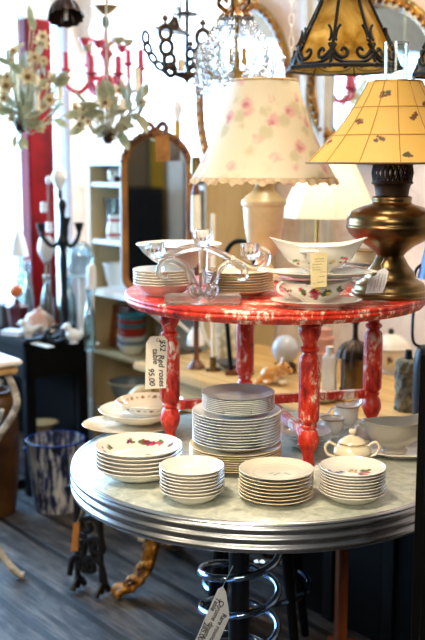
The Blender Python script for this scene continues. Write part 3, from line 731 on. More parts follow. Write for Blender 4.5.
# ------------------------------------------------------------------ hanging stained-glass lamps
def pend(cx, Y, ytop, yrim, rt, rb, label, turn):
    o0 = P(cx, yrim, Y); o = thing('pendant_lamp', o0, label, 'hanging lamp'); k = Y/1000*1.0
    h = (P(cx+(352-343)*0, ytop, Y).z-o0.z); r0 = rb*k; r1 = rt*k; N = 8
    def c(i, u, ex=0.0):
        a = 2*pi*i/N+turn; r = r0+(r1-r0)*u+ex; return Vector((r*cos(a), r*sin(a), h*u))
    for i in range(N):
        A, B, C_, D = c(i, .0), c(i+1, 0), c(i+1, 1), c(i, 1); n = (B-A).cross(D-A).normalized()*.0018
        MB().add([A, B, C_, D, A-n, B-n, C_-n, D-n], [(0, 1, 2, 3), (7, 6, 5, 4), (0, 4, 5, 1), (1, 5, 6, 2), (2, 6, 7, 3), (3, 7, 4, 0)]).build('glass_panel', 'amber', o)
    m = MB()
    for i in range(N):
        m.tube([c(i, -.01, .001), c(i, 1.0, .001)], .0042, 8)
        e = c(i+1, 0)-c(i, 0); L = e.length; e.normalize(); up = ((c(i, 1)+c(i+1, 1)-c(i, 0)-c(i+1, 0))*.5); Ls = up.length; up.normalize(); mid = (c(i, 0)+c(i+1, 0))*.5
        nn = e.cross(up).normalized()*.0022
        if (c(i, 0)+c(i+1, 0)).dot(nn) < 0: nn = -nn
        def q(x, y): return mid+nn+e*(x*L/2)+up*(y*Ls)
        for s_ in (-1, 1):
            taper = abs
            m.tube(cr([q(s_*.98, .30), q(s_*.80, .20), q(s_*.55, .12), q(s_*.30, .13), q(s_*.22, .20), q(s_*.36, .245), q(s_*.48, .20)], 5), [.0052]*13+[.0044]*12+[.0036]*6, 6)
            m.tube(cr([q(s_*.97, .20), q(s_*.75, .10), q(s_*.4, .055), q(0, .05)], 5), .0046, 6)
            m.tube(cr([q(s_*.96, .55), q(s_*.86, .48), q(s_*.90, .38), q(s_*.98, .34)], 4), .0034, 6)
        m.tube([q(-1, .015), q(1, .015)], .0055, 6)
        m.tube([q(-1, .97), q(1, .97)], .0045, 6)
    m.build('lead_frame', 'black_iron', o)
    MB().lathe([(0, h), (r1+.006, h), (r1+.008, h+.006), (r1*.7, h+.02), (.012, h+.035), (.006, h+.06), (0, h+.06)], 32).build('cap', 'black_iron', o)
    MB().tube([(0, 0, h+.05), (0, 0, H-o0.z-.001)], .005, 8).build('hanging_rod', 'black_iron', o)
    MB().ball((0, 0, h*.55), .024, 20, 1.15).build('bulb', 'bulb_white', o)
    return o0, h
pA = pend(343, 2.62, -4, 71, 21, 56, 'octagonal amber stained-glass hanging lamp with black scrollwork above the yellow shade', pi/8+.05)
pend(466, 2.70, -4, 76, 20, 54, 'second amber stained-glass hanging lamp at the frame edge beside the glass chimney', .2)

# ------------------------------------------------------------------ shelf unit along the right wall
SA0, SA1, SB0, SB1 = -4.02, -3.12, 2.41, 2.77
su = bpy.data.objects.new('bookcase', None); COL.objects.link(su); su.rotation_euler.z = ROT
tag(su, 'cream painted open bookcase with a protruding ledge against the wall', 'bookcase')
def sbox(name, a0, a1, b0, b1, z0, z1, mat='shelf_wood', par=None, bev=.003):
    return MB().box(((a0+a1)/2, (b0+b1)/2, (z0+z1)/2), (a1-a0, b1-b0, z1-z0), 0, bev).build(name, mat, par or su)
for a in (SA0, SA1-.022): sbox('side_panel', a, a+.022, SB0, SB1, 0, 1.4195)
sbox('divider', SA0+.262, SA0+.284, SB0+.004, SB1-.012, .856, 1.4195, 'white_paint')
SHZ = [.07, .30, .565, .855, 1.085, 1.345]
for z in SHZ: sbox('shelf', SA0+.0222, SA1-.0222, SB0+.004, SB1-.012, z-.02, z, 'shelf_wood' if z < .8 else 'white_paint')
sbox('top_board', SA0-.01, SA1+.01, SB0-.01, SB1, 1.42, 1.442, 'white_paint')
sbox('back_board', SA0+.022, SA1-.022, SB1-.010, SB1, .05, 1.42, 'white_paint')
sbox('ledge', -3.62, -3.10, 2.16, SB0-.001, .888, .91, 'white_paint')
for a in (-3.3, -3.15): MB().tube([(a, 2.2, .887), (a, SB0-.008, .72)], .008, 8).build('ledge_bracket', 'white_paint', su)
def onshelf(px, b, z, r=None):  # point at depth b (room frame), kept clear of the bookcase sides when r is given
    d = ray(px, 250); s = b/BX.dot(d); p = d*s
    if r:
        a = max(AX.dot(p), SA0+.0225+r); p = AB(a, b)
    return Vector((p.x, p.y, z))
# top row
o = thing('tin_canister', onshelf(94.5, 2.5, 1.3455), 'small beige canister on the topmost bookcase shelf', 'canister')
MB().lathe([(0, 0), (.028, 0), (.03, .003), (.03, .05), (0, .05)], 32).build('body', 'cream_tin', o); MB().lathe([(0, .0505), (.031, .0505), (.031, .058), (.012, .064), (0, .064)], 32).build('lid', 'tan_china', o)
pj = [(Vector((.036*cos(k*1.1), .036*sin(k*1.1), .02+.03*((k*7) % 5)/5)), .008, [GRN2, PUR, BLU, ROSE2][k % 4]) for k in range(14)]
o = thing('ginger_jar', onshelf(105, 2.5, 1.3455, .07), 'squat white jar with green and mauve flowers on the top bookcase shelf', 'jar')
MB().lathe(fine([(0, 0), (.024, 0), (.036, .02), (.036, .045), (.024, .058), (.02, .058), (0, .05)], 5), 64).build('body', 'painted', o, paint=painter(CW, pj)); MB().lathe([(0, .0585), (.022, .0585), (.018, .064), (.005, .068), (0, .07)], 32).build('lid', 'china', o)
o = tag(MB().lathe(fine([(0, .003), (.02, 0), (.03, .02), (.034, .05), (.032, .052), (.026, .02), (0, .008)], 4), 40).build('sugar_basin', 'painted', loc=onshelf(116, 2.47, 1.3455), paint=painter(CW, pj)), 'flowered white basin beside the squat jar on the top shelf', 'basin')
o = tag(MB().lathe(crp([(0, 0), (.034, 0), (.036, .004), (.03, .05), (.032, .12), (.042, .185), (.040, .185), (.028, .12), (.026, .05), (0, .01)], 4), 40).build('glass_vase', 'pale_blue_glass', loc=onshelf(104, 2.5, 1.0855, .045)), 'tall pale blue glass vase on the second bookcase shelf', 'vase')
o = thing('milk_jug', onshelf(114.5, 2.46, 1.0855), 'white jug with rust red bands on the second bookcase shelf', 'jug')
MB().lathe(crp([(0, 0), (.028, 0), (.036, .03), (.032, .07), (.024, .09), (.028, .112), (.026, .112), (.02, .09), (0, .08)], 4), 40).build('body', 'china', o)
for z, r in ((.024, .0355), (.088, .0262)): MB().lathe([(r-.002, z-.008), (r+.001, z-.007), (r+.001, z+.007), (r-.002, z+.008), (r-.002, z-.008)], 40).build('red_band', 'red_glaze', o)
MB().tube(cr([(.03, 0, .085), (.05, 0, .09), (.055, 0, .06), (.036, 0, .035)], 5), .004, 8).build('handle', 'china', o)
o = thing('mixing_bowl', onshelf(112.5, 2.505, .8555, .072), 'deep white mixing bowl with rolled rim on the third bookcase shelf', 'bowl')
MB().lathe(crp([(0, .004), (.034, 0), (.045, .015), (.058, .06), (.066, .105), (.070, .11), (.070, .118), (.064, .118), (.052, .06), (.03, .018), (0, .014)], 4), 56).build('bowl', 'china', o)
o = thing('purple_bottle', onshelf(104, 2.66, .8555), 'dark purple bottle behind the white mixing bowl', 'bottle'); MB().lathe(crp([(0, 0), (.022, 0), (.023, .01), (.023, .09), (.009, .115), (.009, .14), (0, .14)], 4), 32).build('body', plain('purple_glass', '#3a2440', .2), o); MB().lathe([(0, .1405), (.009, .1405), (.009, .155), (0, .155)], 20).build('stopper', 'brown_wood', o)
# fourth shelf: frames, box, coloured dishes
def frame(px, b, z, w_, h_, tilt, label):
    p = onshelf(px, b, z, w_/2+.012); o = thing('picture_frame', p, label, 'picture frame', rz=ROT+R(8)); mt = Matrix.Rotation(-tilt, 4, 'X'); m = MB()
    for (x, zz, dx, dz) in ((-w_/2+.014, h_/2, .028, h_), (w_/2-.014, h_/2, .028, h_), (0, .014, w_-.0562, .028), (0, h_-.014, w_-.0562, .028)): m.box((x, 0, zz), (dx, .02, dz), 0, .004)
    m.xf(mt).build('moulding', 'orange_wood', o)
    MB().box((0, .004, h_/2), (w_-.058, .006, h_-.058)).xf(mt).build('picture', two('amber_picture', '#5a3a10', '#b9863a', 14, rough=.5), o); return o
frame(99, 2.50, .5705, .12, .20, R(9), 'square wooden picture frame leaning on the bookcase, front one of two'); frame(97, 2.61, .5705, .11, .22, R(6), 'taller wooden picture frame leaning behind another on the bookcase')
tag(MB().box((0, 0, .052), (.075, .05, .104), 0, .002).build('card_box', 'light_blue_card' if False else 'light_blue_box', loc=onshelf(116, 2.70, .5705), rz=ROT), 'small bright blue card box behind the leaning picture frames', 'box')
mats = ['pale_glaze', 'slate_glaze', 'pale_glaze', 'red_glaze', 'red_glaze', 'teal', 'red_glaze', 'teal']
nm = {'pale_glaze': 'cream glazed dish', 'slate_glaze': 'slate grey glazed dish', 'red_glaze': 'brick red glazed dish', 'teal': 'teal glazed dish'}
pr = bowl_prof(.068, .04, .019, .003, .6)
stack('glazed_dish', '', 'the coloured stack', 'dish', 'coloured glazed dishes on the bookcase', onshelf(131, 2.49, 0), .5705, 8, .0195, pr, 'pale_glaze', mats=mats, names=[nm[k]+(' on the bookcase') for k in mats])
o = thing('enamel_basin', onshelf(118, 2.545, .3055, .114), 'wide grey-white enamel basin on the lower bookcase shelf', 'basin')
MB().lathe(crp([(0, .004), (.05, 0), (.055, .004), (.085, .05), (.102, .10), (.112, .105), (.11, .109), (.098, .104), (.08, .052), (.05, .01), (0, .008)], 4), 56).build('bowl', 'slate_glaze', o)
MB().tube([(.111*cos(k*pi/30), .111*sin(k*pi/30), .107) for k in range(60)], .003, 6, True).build('rolled_rim', 'tan_china', o)
tag(MB().box((0, 0, .06), (.10, .12, .12), 0, .004).build('storage_box', plain('dull_green_card', '#4d5a56', .7), loc=onshelf(120, 2.56, .0705, .17), rz=ROT), 'dull green box on the lowest bookcase shelf', 'box')
tag(MB().box((0, 0, .07), (.05, .12, .14), 0, .004).build('book', plain('rust_book_cover', '#6a3a1c', .6), loc=onshelf(100, 2.50, .0705, .03), rz=ROT), 'rust brown book upright on the lowest bookcase shelf', 'book')

# mirror standing on the ledge
mo = onshelf(157, 2.29, .9105); MZ = mo.z
MI = thing('standing_mirror', mo, 'arched mirror in a carved golden wood frame with looped crest', 'mirror', rz=R(-17))
Wm, Hm = .138, .636
def arch(w, h, z0, n=20, rc=.05):
    p = [Vector((-w+rc, 0, z0))]
    p = [Vector((-w+rc-rc*sin(t*pi/2/6), 0, z0+rc-rc*cos(t*pi/2/6))) for t in range(7)]
    p += [Vector((-w*cos(pi*k/n), 0, h-w*.95+w*.95*sin(pi*k/n))) for k in range(n+1)]
    p += [Vector((w-rc+rc*cos(t*pi/2/6), 0, z0+rc-rc*sin(t*pi/2/6))) for t in range(7)]
    return p
pth = arch(Wm, Hm, .017); MB().tube(pth, .0165, 12, True).build('frame', 'oak_frame', MI)
MB().prism([(v.x, v.z) for v in arch(Wm-.008, Hm-.008, .025)], .006).build('mirror_glass', 'mirror', MI)
MB().prism([(v.x, v.z) for v in arch(Wm-.002, Hm-.002, .02)], .008, Matrix.Translation((0, .010, 0))).build('back_board', 'brown_wood', MI)
m = MB()
for s_ in (-1, 1):
    m.tube(cr([(s_*.005, -.004, Hm-.008), (s_*.012, -.004, Hm+.028), (s_*.032, -.004, Hm+.040), (s_*.046, -.004, Hm+.022), (s_*.034, -.004, Hm+.002), (s_*.02, -.004, Hm+.006)], 5), .011, 8)
    for k in range(9):
        a = R(82-k*9); m.ball((s_*Wm*cos(a)*1.02, -.012, Hm-Wm*.95+Wm*.99*sin(a)), .016-.0006*k, 10)
m.build('carved_trim', 'crest_wood', MI)
for s_ in (-1, 1): MB().tube([(s_*(Wm+.014), -.002, .46), (s_*(Wm+.035), -.002, .46)], [.009, .013], 10).build('pivot_knob', 'black_iron', MI)
MB().tube([(0, .02, .4), (0, .10, .004)], .007, 8).build('back_strut', 'brown_wood', MI)

# ------------------------------------------------------------------ pine table and what stands on it
PT = bpy.data.objects.new('pine_table', None); COL.objects.link(PT); PT.rotation_euler.z = ROT; tag(PT, 'long pale pine table behind the red table, crowded with ceramics', 'table')
PA0, PA1, PB0, PB1, ZP = -3.07, -1.35, 2.02, 2.64, .70
sbox('tabletop', PA0, PA1, PB0, PB1, ZP-.028, ZP, 'pine', PT, .005)
for a0, a1, b0, b1 in ((PA0+.06, PA1-.06, PB0+.04, PB0+.06), (PA0+.06, PA1-.06, PB1-.06, PB1-.04), (PA0+.04, PA0+.06, PB0+.06, PB1-.06), (PA1-.06, PA1-.04, PB0+.06, PB1-.06)): sbox('apron', a0, a1, b0, b1, ZP-.14, ZP-.0285, 'pine', PT)
for a in (PA0+.07, PA1-.07):
    for b in (PB0+.07, PB1-.07): MB().lathe([(0, 0), (.022, 0), (.03, .3), (.033, ZP-.142), (0, ZP-.142)], 24, (a, b, 0)).build('leg', 'pine', PT)
MB().tube(cr([(PA0+.08, PB0+.03, ZP-.10), (PA0+.05, PB0-.01, ZP-.105), (PA0+.025, PB0-.04, ZP-.17), (PA0+.03, PB0-.045, ZP-.30), (PA0+.06, PB0-.02, ZP-.45), (PA0+.06, PB0+.0, ZP-.675)], 8), .022, 12).build('curved_brace', 'cream_paint', PT)
def onp(px, py): p = G(px, py, ZP+.0006); return p
def lat(prof, seg=48, n=4): return MB().lathe(crp(prof, n), seg)
o = thing('bell_lamp', onp(196, 352), 'small white bell-shaped lamp with dark stem on the pine table', 'lamp')
MB().lathe([(0, 0), (.022, 0), (.022, .006), (.006, .012), (.005, .06), (0, .06)], 24).build('stem', plain('dark_blue_metal', '#1d2c3a', .3, .6), o); lat([(.036, .03), (.033, .06), (.02, .09), (.012, .1), (.01, .1), (.018, .088), (.03, .06), (.034, .03), (.036, .03)], 40).build('bell_shade', 'bulb_white', o)
o = thing('bud_vase', onp(172, 358), 'small cream candle-shaped bud vase behind the hanging tag', 'vase'); lat([(0, 0), (.016, 0), (.016, .01), (.008, .02), (.011, .045), (.009, .07), (.011, .085), (0, .085)], 24).build('body', 'cream_china', o)
o = thing('ornate_pitcher', onp(226, 358), 'cream pitcher with moulded leaf relief and white scrolled handle', 'pitcher')
t_ = two('relief_cream_glaze', '#a8a48e', '#dcd8c4', 38, .4, .6, .35, bump=.8)
lat([(0, 0), (.045, 0), (.047, .006), (.055, .05), (.057, .10), (.052, .15), (.05, .17), (.047, .17), (.05, .1), (0, .09)], 56).build('body', t_, o)
MB().tube(cr([(-.05, 0, .155), (-.078, 0, .165), (-.092, 0, .125), (-.075, 0, .075), (-.054, 0, .045)], 6), .008, 10).build('handle', 'china', o)
o = thing('pewter_dish', onp(233, 368), 'shallow dark pewter dish on the pine table edge behind the plate tower', 'dish')
lat([(0, .003), (.03, 0), (.035, .003), (.058, .018), (.068, .022), (.066, .025), (.056, .021), (.03, .008), (0, .006)], 56).build('dish', plain('pewter', '#6f7074', .3, .7), o)
o = thing('milk_glass_globe', onp(285, 372), 'round milk glass lamp globe on the pine table behind the animal figurine', 'lamp globe')
MB().lathe([(0, 0), (.04, 0), (.042, .004), (.04, .03), (.03, .033), (0, .033)], 32).build('base', 'dark_iron', o); MB().ball((0, 0, .082), .0485, 28, 1.05).build('globe', plain('bluish_milk_glass', '#c9ced6', .15, vary=.03), o)
# animal figurine
fo = onp(273, 384); o = thing('animal_figurine', fo, 'orange and white crouching animal figurine on the pine table', 'figurine')
m = MB(); m.ball((0, 0, .034), .034, 24, .9, 1.25, .85); m.ball((.034, -.012, .056), .024, 20, .95); m.tube(cr([(.0, -.01, .04), (.02, -.012, .052), (.03, -.012, .056)], 4), .022, 12)
m.tube(cr([(-.03, 0, .02), (-.05, -.01, .012), (-.055, -.02, .006)], 4), [.014, .013, .012, .011, .010, .009, .008, .007, .006], 10); m.ball((.056, -.02, .05), .010, 12)
for s_ in (-1, 1):
    m.tube([(.03, -.012+s_*.012, .074), (.03, -.012+s_*.016, .092)], [.008, .002], 8); m.ball((.03, s_*.02-.006, .010), .012, 12, .8, 1.3); m.ball((-.02, s_*.024, .012), .013, 12, .8, 1.3)
m.build('body', 'orange_brown', o)
for s_ in (-1, 1): MB().ball((.050, -.012+s_*.0125-.004, .064), .0045, 10).build('eye', 'black_iron', o)
# pink canisters
o0 = onp(321, 366)
for k, (r, h, y) in enumerate(((.052, .06, 0), (.046, .05, .0605), (.036, .03, .111))):
    o = thing('pink_canister', o0+Vector((0, 0, y)), ('large', 'middle', 'small')[k]+' dusty pink lidded canister, '+('lowest', 'second', 'topmost')[k]+' of the pink pile on the pine table', 'canister', 'pink canisters piled on the pine table')
    MB().lathe([(0, 0), (r, 0), (r, h*.78), (0, h*.78)], 40).build('body', 'pink_china', o); MB().lathe([(0, h*.79), (r+.003, h*.79), (r+.003, h*.95), (r*.8, h), (0, h)], 40).build('lid', 'pink_china', o)
o = thing('ribbed_flask', onp(329, 392), 'white ribbed rectangular flask beside the dark bronze lamp base', 'flask')
m = MB()
m.box((0, 0, .062), (.046, .03, .124), R(-20), .006)
m.build('body', 'bulb_white', o); m = MB()
for k in range(5): m.box((-.018+.009*k, -.0158, .062), (.004, .003, .10), 0, .001)
m.xf(Matrix.Rotation(R(-20), 4, 'Z')).build('rib_moulding', 'bulb_white', o); MB().lathe([(0, .1245), (.012, .1245), (.012, .15), (0, .15)], 20).build('neck', 'bulb_white', o)
tag(MB().lathe(fine(plate_prof(.07, .014, .006), 3), 64).build('dinner_plate', 'cream_china', loc=onp(322, 400)), 'cream plate lying on the pine table edge between two red legs', 'plate')
o = thing('fluted_lamp_base', onp(354, 394), 'dark bronze lamp with fluted dome over an amber glass cylinder', 'lamp')
lat([(0, 0), (.05, 0), (.052, .008), (.046, .014), (.046, .02), (0, .02)], 40).build('foot', 'dark_iron', o)
MB().lathe([(.0, .0205), (.044, .0205), (.045, .12), (0, .12)], 40).build('amber_cylinder', two('smoky_amber_glass', '#2e1c06', '#7a5414', 16, rough=.2, stretch=(1, 1, .3)), o)
def ml(r, z, a): return (r*(1+.05*cos(a*14)*(1 if r > .015 else 0)), z)
MB().lathe(crp([(0, .121), (.054, .121), (.058, .128), (.052, .148), (.034, .166), (.014, .176), (.009, .19), (.009, .225), (.014, .232), (.009, .24), (0, .24)], 4), 84, mod=ml).build('fluted_dome', 'dark_iron', o)
pj = [(Vector((.062*cos(k*.9), .062*sin(k*.9), .05+.03*((k*5) % 4)/4)), .010, [GRN2, PUR, ROSE2, BLU][k % 4]) for k in range(16)]
o = thing('soup_tureen', onp(390, 372), 'white flower-sprigged lidded tureen behind the rough stone lamp', 'tureen'); o.location = o.location+Vector((0, -.0, 0))
lat([(0, 0), (.045, 0), (.046, .006), (.036, .014), (.06, .04), (.068, .07), (.066, .09), (0, .09)], 64).build('bowl', 'painted', o, paint=painter(CW, pj)); lat([(0, .0905), (.069, .0905), (.07, .096), (.058, .115), (.03, .132), (.01, .138), (0, .138)], 64).build('lid', 'china', o); MB().ball((0, 0, .147), .011, 16).build('knob', 'dark_iron', o)
o = thing('stone_lamp_base', onp(407, 410), 'squat lamp base of rough mottled grey stone beside the black lamp', 'lamp')
def rk(r, z, a): return (r*(1+.08*sin(a*5+z*60)+.05*sin(a*9-z*110)), z)
MB().lathe(crp([(0, 0), (.034, 0), (.037, .02), (.036, .08), (.038, .13), (.034, .155), (0, .157)], 5), 72, mod=rk).build('body', 'stone', o); MB().lathe([(0, .158), (.012, .158), (.01, .185), (0, .185)], 20).build('socket', 'black_iron', o)
# lamp with the blue shade
bo = onp(424, 424); o = thing('bridge_lamp', bo, 'black urn lamp with tilted blue shade behind the oil lamp', 'lamp')
def bz(py): return P(424, py, bo.y).z-bo.z
lat([(0, 0), (.03, 0), (.033, .02), (.036, .08), (.036, .16), (.030, bz(352)), (.02, bz(346)), (0, bz(345))], 40).build('urn', 'black_iron', o)
xx = (P(413.5, 320, bo.y)-bo).x
MB().tube(cr([(xx*.2, 0, bz(347)), (xx, 0, bz(340)), (xx, 0, bz(300)), (xx, 0, bz(284)), (xx+.006, 0, bz(268)), (.02, 0, bz(258))], 6), .0042, 8).build('arm', 'black_iron', o)
lat([(.062, bz(278)), (.05, bz(258)), (.036, bz(238)), (.034, bz(238)), (.048, bz(258)), (.060, bz(278)), (.062, bz(278))], 56).xf(Matrix.Translation((.03, 0, 0))).build('lamp_shade', 'blue_shade', o)
# white shaded lamp behind
wo = onshelf(328, 2.38, ZP+.0006); o = thing('table_lamp', wo, 'plain white panelled lampshade on a slim gilt stand behind the gravy boats', 'lamp')
def wz(py): return P(328, py, wo.y).z-wo.z
k_ = wo.y/1000
MB().lathe([(0, 0), (.05, 0), (.05, .01), (.012, .03), (.006, .06), (.006, wz(170)), (0, wz(170))], 24).xf(Matrix.Translation((-.038, 0, 0))).build('stand', 'brass_bright', o)
MB().lathe([(50*k_, wz(217)), (24*k_, wz(160)), (24*k_-.002, wz(160)), (50*k_-.003, wz(217)), (50*k_, wz(217))], 8).build('lamp_shade', 'white_shade', o, angle=10)
SHADE_FILL_AT = wo+Vector((0, 0, wz(195)))
# things on the ledge: tall candlestick, candle, hoop
co = onshelf(196, 2.14, ZP+.0006); o = thing('candlestick_lamp', co, 'slim candlestick lamp with white sleeve, brown neck and gilt top', 'lamp')
def cz(py): return P(196, py, co.y).z-co.z
lat([(0, 0), (.030, 0), (.031, .008), (.014, .03), (.010, .06), (.011, cz(260)), (.013, cz(232)), (0, cz(232))], 32).build('foot', 'brown_wood', o); MB().lathe([(0, cz(231.5)), (.0185, cz(231.5)), (.0165, cz(195)), (0, cz(195))], 28).build('sleeve', 'ivory_wax', o)
lat([(0, cz(194.5)), (.015, cz(194.5)), (.010, cz(186)), (.013, cz(180)), (.009, cz(174)), (0, cz(174))], 28).build('neck', 'brown_wood', o); MB().lathe([(0, cz(173.5)), (.018, cz(173.5)), (.0165, cz(157)), (0, cz(157))], 28).build('cap', 'brass', o)
co = onshelf(213, 2.16, ZP+.0006); o = thing('candle', co, 'plain ivory candle in a low brass holder beside the slim candlestick lamp', 'candle')
MB().lathe([(0, 0), (.026, 0), (.028, .006), (.012, .01), (.012, .05), (0, .05)], 28).build('holder', 'brass', o); MB().lathe([(0, .0505), (.009, .0505), (.0085, P(213, 214, co.y).z-co.z), (0, P(213, 214, co.y).z-co.z+.002)], 20).build('stick', 'ivory_wax', o)
ho = onshelf(240, 2.2, ZP+.0006); o = thing('bentwood_hoop', ho, 'dark bentwood hoop on a foot behind the cream urn lamp', 'hoop')
def hz(py): return P(240, py, ho.y).z-ho.z
MB().box((0, 0, .008), (.10, .06, .016), 0, .003).build('foot', 'brown_wood', o)
MB().tube(cr([(-.03, 0, .016), (-.045, 0, .2), (-.05, 0, hz(262)), (-.035, 0, hz(246)), (0, 0, hz(241)), (.035, 0, hz(246)), (.05, 0, hz(262)), (.045, 0, .2), (.03, 0, .016)], 6), .0085, 10).build('hoop', 'black_wood', o)
co = onshelf(178, 2.6, 1.4425); o = thing('candelabra_lamp', co, 'yellow sleeved lamp with bare white bulb above the mirror', 'lamp')
def cz(py): return P(178, py, co.y).z-co.z
lat([(0, 0), (.03, 0), (.03, .006), (.006, .014), (.005, cz(139)), (0, cz(139))], 24).build('stem', 'black_iron', o); MB().lathe([(0, cz(139)), (.014, cz(139)), (.014, cz(121)), (0, cz(121))], 24).build('sleeve', 'yellow_wax', o)
lat([(0, cz(120.8)), (.011, cz(120.8)), (.023, cz(111)), (.022, cz(106)), (.007, cz(100)), (0, cz(98))], 28).build('bulb', 'bulb_white', o)

# ------------------------------------------------------------------ on the wall
def wpt(px, py, d0=.02):
    d = ray(px, py); s = (2.8-d0)/BX.dot(d); return d*s+Vector((0, 0, CAMZ))
def oval_mirror(name, x0, x1, y0, y1, label, fw, mat, dx=0.0):
    xc, yc = (x0+x1)/2, (y0+y1)/2; c = wpt(xc, yc, .03); rx = abs(AX.dot(wpt(x1, yc)-wpt(x0, yc)))/2-fw/2; rz = abs(wpt(xc, y0).z-wpt(xc, y1).z)/2-fw/2
    o = thing(name, c, label, 'mirror', rz=ROT); N = 72
    def e(t, k=0.0, y=0.0): return Vector(((rx+k)*cos(t), y, (rz+k)*sin(t)))
    MB().tube([e(2*pi*i/N) for i in range(N)], fw/2, 12, True).xf(Matrix.Diagonal((1, .55, 1, 1))).build('frame', mat, o)
    MB().prism([(e(2*pi*i/N).x, e(2*pi*i/N).z) for i in range(N)], .006, Matrix.Translation((0, .006, 0))).build('mirror_glass', 'mirror', o)
    m = MB(); m.tube([e(2*pi*i/N, 0, -fw*.2) for i in range(N)], fw*.12, 6, True)
    for i in range(56):
        t = 2*pi*i/56; m.ball(e(t, 0, -fw*.24), fw*.26, 8)
    m.build('beaded_edge', 'gold_carved', o); MB().tube([e(2*pi*i/N, fw*.42, -.004) for i in range(N)], fw*.12, 8, True).build('outer_edge', 'brass_bright', o)
    return o
oval_mirror('wall_mirror', 304, 440, -4, 164, 'large oval wall mirror in a beaded gilt frame behind the stained-glass lamp', .05, 'gold_frame')
oval_mirror('wall_mirror', 194, 290, 2, 200, 'oval wall mirror in a carved wooden frame behind the rose-print lampshade', .045, 'oak_frame')
m = MB(); o = thing('wall_bracket', wpt(246, 200, .012), 'olive gold leaf-shaped wall ornament beside the rose-print lamp', 'wall ornament', rz=ROT)
for k in range(5):
    m.tube(cr([(0, -.004, -.06+.02*k), ((-1)**k*.025, -.012, -.04+.022*k), ((-1)**k*.02, -.008, -.015+.022*k)], 5), [.010-.0008*j for j in range(11)], 8)
m.tube([(0, 0, -.08), (0, 0, .08)], .007, 8); m.build('leaves', 'gold_wing', o)
o = thing('hanging_chain', P(291, 60, 3.4), 'thin white hanging chain beside the wallpaper boards', 'chain'); m = MB(); zt = H-o.location.z
for k in range(int((zt-.004)/.036)):
    z0 = k*.036; ax = (1, 0) if k % 2 else (0, 1)
    m.tube([(ax[0]*.008*cos(t*pi/6), ax[1]*.008*cos(t*pi/6), z0+.021+.021*sin(t*pi/6)) for t in range(12)], .0018, 5, True)
m.build('chain_links', 'white_paint', o)

# ------------------------------------------------------------------ black work table by the window
BT = bpy.data.objects.new('work_table', None); COL.objects.link(BT); BT.rotation_euler.z = ROT; tag(BT, 'black painted work table by the bright window, covered with curios', 'table')
TA0, TA1, TB0, TB1, ZB = -4.72, -3.75, 1.92, 2.26, .69
sbox('tabletop', TA0, TA1, TB0, TB1, ZB-.03, ZB, 'black_wood', BT, .004)
sbox('drawer_front', TA0+.05, TA1-.03, TB0+.015, TB0+.035, ZB-.17, ZB-.031, 'black_wood', BT); sbox('side_apron', TA1-.035, TA1-.015, TB0+.036, TB1-.03, ZB-.17, ZB-.031, 'black_wood', BT)
for a in (TA0+.04, TA1-.04):
    for b in (TB0+.04, TB1-.04): sbox('leg', a-.022, a+.022, b-.022, b+.022, 0, ZB-.031, 'black_wood', BT)
sbox('back_panel', TA0+.1, TA1-.07, TB1-.06, TB1-.04, .12, ZB-.031, 'black_wood', BT)
MB().tube(cr([(TA1-.04, TB0+.04, .30), (TA1-.08, TB0+.06, .46), (TA1-.16, TB0+.06, ZB-.05)], 5), .010, 8).build('brace', 'black_iron', BT)
MB().tube([(TA1-.04, TB0+.06, .14), (TA1-.04, TB1-.06, .14)], .012, 8).build('foot_rail', 'black_iron', BT)
def ont(px, b): return onshelf(px, b, ZB+.0006)
def zof(o, px, py): return P(px, py, o.y).z-o.z
p = ont(63, 2.10); o = thing('iron_candelabra', p, 'tall black iron candelabra with three cups and one bare white bulb', 'candelabra')
f = lambda y: zof(p, 63, y)
MB().lathe(crp([(0, .02), (.02, .02), (.018, .05), (.014, .08), (.018, .16), (.013, .2), (.017, f(262)), (.012, f(250)), (.026, f(242)), (.016, f(234)), (.012, f(215)), (.018, f(205)), (.011, f(200)), (0, f(199))], 4), 28).build('stem', 'black_iron', o)
for k in range(3):
    a = R(90+120*k); c, s_ = cos(a), sin(a)
    MB().tube(cr([(c*.01, s_*.01, .05), (c*.05, s_*.05, .055), (c*.085, s_*.085, .025), (c*.078, s_*.078, .004+.008), (c*.06, s_*.06, .022)], 6), .008, 8).build('leg', 'black_iron', o)
for (x, yc) in ((79, 226), (41, 227), (63, 222)):
    e = P(x, yc, p.y)-p; e.y = .0 if x != 63 else .09
    MB().tube(cr([(0, 0, f(240)), (e.x*.5, e.y*.5, f(246)), (e.x*.9, e.y*.9, f(238)), (e.x, e.y, e.z-.02)], 6), .0095, 8).build('arm', 'black_iron', o)
    MB().lathe([(0, 0), (.012, 0), (.02, .03), (.022, .034), (.018, .034), (.01, .008), (0, .008)], 20, (e.x, e.y, e.z-.02)).build('candle_cup', 'black_iron', o)
MB().lathe([(0, f(199)), (.011, f(199)), (.011, f(190)), (0, f(190))], 20, (-.008, 0, 0)).build('socket', 'brass', o)
MB().lathe(crp([(0, f(189.8)), (.010, f(189.8)), (.028, f(180)), (.03, f(176)), (.018, f(170)), (0, f(168.5))], 4), 28, (-.01, 0, 0)).build('bulb', 'bulb_white', o)
p = ont(50, 2.19); o = thing('candle_rod_lamp', p, 'thin copper rod lamp with white cups against the red post', 'lamp'); f = lambda y: zof(p, 50, y)
MB().lathe([(0, 0), (.035, 0), (.035, .008), (.006, .02), (.005, f(184)), (0, f(184))], 20).build('rod', 'orange_wood', o); lat([(0, f(184)), (.006, f(184)), (.011, f(181)), (.008, f(177)), (0, f(176))], 20).build('finial', 'bulb_white', o)
for (dx, y) in ((-.02, 212), (.0, 232)): MB().lathe([(0, f(y)+.0), (.014, f(y)), (.014, f(y-10)), (.006, f(y-10)), (0, f(y-10)+.001)], 20, (dx, -.012, 0)).build('candle_cup', 'bulb_white', o)
